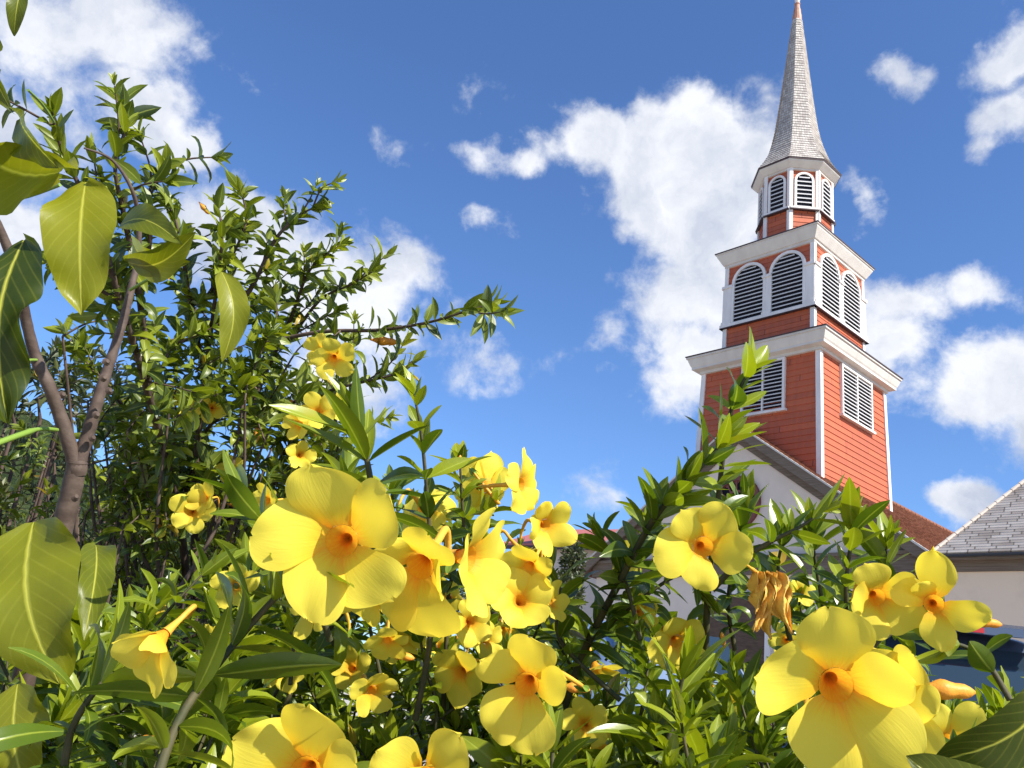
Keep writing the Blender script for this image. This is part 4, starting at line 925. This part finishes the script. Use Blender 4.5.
# ---------- young broad-leaved tree at the left edge
bt = empty('young_tree', (at(20, 720, .95).x, at(20, 720, .95).y, .03)); tag(bt, 'young tree with smooth brown forked trunk and big wavy olive leaves, left edge', 'tree')
def knobby(pts, r0, r1):
    P = smooth_path([at(*p) for p in pts], 8); n_ = len(P); R = random.Random(len(pts))
    return P, [(r0+(r1-r0)*i/(n_-1))*(1+.025*sin(i*1.1)+(.06 if i % 9 == 3 else 0)) for i in range(n_)]
t = MB()
P_, r_ = knobby([(-4,900,.92),(8,760,.92),(26,670,.92),(48,590,.92),(62,530,.92),(72,488,.92),(77,462,.92)], .0128, .0100); t.tube([Vector(bt.location)]+P_, [.014]+r_, 16)
P_, r_ = knobby([(76,468,.92),(68,440,.915),(58,410,.91),(48,384,.90),(36,358,.90),(26,320,.89),(18,280,.87),(0,230,.85),(-30,180,.83)], .0078, .0040); t.tube(P_, r_, 14)
P_, r_ = knobby([(77,468,.92),(86,440,.925),(95,410,.93),(104,380,.94),(114,350,.95),(124,318,.96),(132,285,.97),(137,262,.98),(139,225,.98),(132,190,.96),(112,160,.95),(84,148,.93)], .0076, .0010); t.tube(P_, r_, 14)
for (x, y, r) in ((77, 468, .0104),):
    c = at(x, y, .92); t.tube([c+UP*.004*k for k in (-2, -1, 0, 1, 2)], [r*.86, r*.97, r*1.0, r*.97, r*.86], 14)
for (x, y, s) in ((47, 387, 1), (104, 378, 1), (110, 391, 1), (97, 415, .8), (93, 438, .8), (76, 497, 1), (63, 395, -1), (107, 362, .9)):
    c = at(x, y, .915 if s else .92); t.tube([c-RIGHT*.001, c+RIGHT*.002+UP*.001-FWD*.002], [.0045, .002], 8)
par(t.build('trunk', M['bark'], bt, smooth=True), bt)
for pts, r_ in (([(57,430,.90),(40,429,.86),(20,435,.82),(-10,446,.78)], [.0022]*6+[.003]*7), ([(130,290,.96),(175,262,.92),(185,240,.9)], .0022), ([(60,185,.8),(30,196,.82),(-10,206,.84)], .002), ([(28,90,.8),(42,104,.84),(54,122,.9)], .0016), ([(38,360,.9),(22,362,.86),(2,378,.84)], .002)):
    t = MB(); t.tube(smooth_path([at(*q) for q in pts], 4), r_ if isinstance(r_, list) else r_*.8, 7); par(t.build('petiole', M['calyx'], bt, smooth=True), bt)
def big_leaf(parent, base, tip, width, nrm, bow=0., curl=.25, fold=.25, wave=.08, tone=.6, seed=0, nr=18, nc=12, shape=.75, mat='leaf_big', roll=0.):
    R = random.Random(seed+7); A, B = at(*base), at(*tip); ax = B-A; L = ax.length; D = ax.normalized(); Nn = camvec(nrm); S = D.cross(Nn).normalized(); Nn = S.cross(D); w = width*base[2]/F_PX
    rows = []; p1, p2 = R.uniform(0, 6), R.uniform(0, 6)
    for i in range(nr+1):
        s = i/nr; hw = w*.5*(sin(pi*min(1, s**shape*.99+.01))**.62)*(1 if s < .85 else max(.02, 1-((s-.85)/.15)**2*.55))+.0004
        c = A+D*(L*s)+S*(bow*L*sin(pi*s))+Nn*(curl*L*sin(pi*s)*.5)
        row = []
        for j in range(nc+1):
            e = -1+2*j/nc; wv = wave*w*(abs(e)**2.2)*(sin(p1+s*11+e)+.6*sin(p2+s*19)); 
            hh = fold*hw*abs(e)**1.3*(1 if not roll else 1-roll*abs(e)*e)+wv-.012*w*sin(s*62-abs(e)*20)*(1-abs(e))*.6
            row.append(c+S*hw*e*(1-.12*fold*abs(e))+Nn*hh)
        rows.append(row)
    mb = MB(); mb.grid(rows, tone, uvs=lambda a_, b_: (b_, a_)); o = mb.build('leaf', M[mat], parent, smooth=True); par(o, parent); return o
big_leaf(bt, (34,522,.62), (60,684,.58), 104, (.12, .15, 1), bow=.05, fold=.16, wave=.09, tone=.62, seed=1, shape=.72)
big_leaf(bt, (86,182,.66), (82,316,.62), 68, (.2, -.35, 1), bow=-.02, fold=.18, wave=.07, tone=.70, seed=2, shape=.80)
big_leaf(bt, (60,172,.70), (-50,132,.60), 88, (0, -.3, 1), bow=-.05, fold=.35, wave=.08, tone=.74, seed=3)
big_leaf(bt, (24,240,.60), (8,424,.56), 74, (.15, -.1, 1), bow=.03, fold=.4, wave=.20, tone=.04, seed=4, nr=30)  # very low tone paints in the shade on this leaf's back
big_leaf(bt, (222,272,.80), (222,362,.78), 30, (.5, -.2, 1), bow=-.10, fold=.35, wave=.06, tone=.62, seed=5)
big_leaf(bt, (18,684,.62), (30,800,.60), 66, (.1, .1, 1), bow=.02, fold=.2, wave=.10, tone=.62, seed=6)
big_leaf(bt, (22,-14,.7), (14,36,.7), 18, (.4, .1, 1), fold=.4, wave=.05, tone=.35, seed=7)
big_leaf(bt, (-10,12,.66), (12,112,.62), 46, (-.3, .1, 1), fold=.5, wave=.16, tone=.30, seed=8, nr=26)
big_leaf(bt, (128,262,.85), (196,232,.80), 34, (.1, -.5, 1), bow=.1, fold=.3, wave=.05, tone=.55, seed=9)
big_leaf(bt, (132,240,.86), (190,262,.82), 30, (-.1, -.3, 1), bow=.12, fold=.3, wave=.05, tone=.60, seed=10)
big_leaf(bt, (120,225,.84), (182,244,.80), 30, (-.1, .3, 1), bow=-.1, fold=.3, wave=.05, tone=.45, seed=12)
big_leaf(bt, (96,545,.80), (84,640,.70), 34, (.6, .1, 1), fold=.4, wave=.14, tone=.45, seed=11)
big_leaf(bt, (-14,300,.7), (10,402,.6), 60, (.2, .3, 1), fold=.4, wave=.14, tone=.3, seed=13)
big_leaf(bt, (20,118,.64), (58,168,.62), 44, (-.4, -.6, 1), bow=-.1, fold=.4, wave=.1, tone=.35, seed=14)

# ---------- big smooth leaves in the lower right corner
br = empty('broad_leaf_plant', (at(1040, 760, .6).x, at(1040, 760, .6).y, .05)); tag(br, 'plant with large rounded deep green leaves poking into the lower right corner', 'plant')
big_leaf(br, (1062,660,.50), (930,762,.48), 74, (.25, -.1, 1), bow=-.06, fold=.12, wave=.02, tone=.10, seed=21, shape=.85)
big_leaf(br, (1010,800,.46), (906,756,.46), 60, (0, .35, 1), bow=-.12, fold=.15, wave=.02, tone=.28, seed=22, shape=.8)
t = MB(); t.tube(smooth_path([Vector(br.location), at(1075, 900, .55), at(1068, 730, .5), at(1062, 660, .50)], 6), .003, 7); t.tube(smooth_path([at(1072, 860, .53), at(1045, 820, .48), at(1010, 800, .46)], 5), .0025, 7)
par(t.build('stem', M['stem'], br, smooth=True), br)
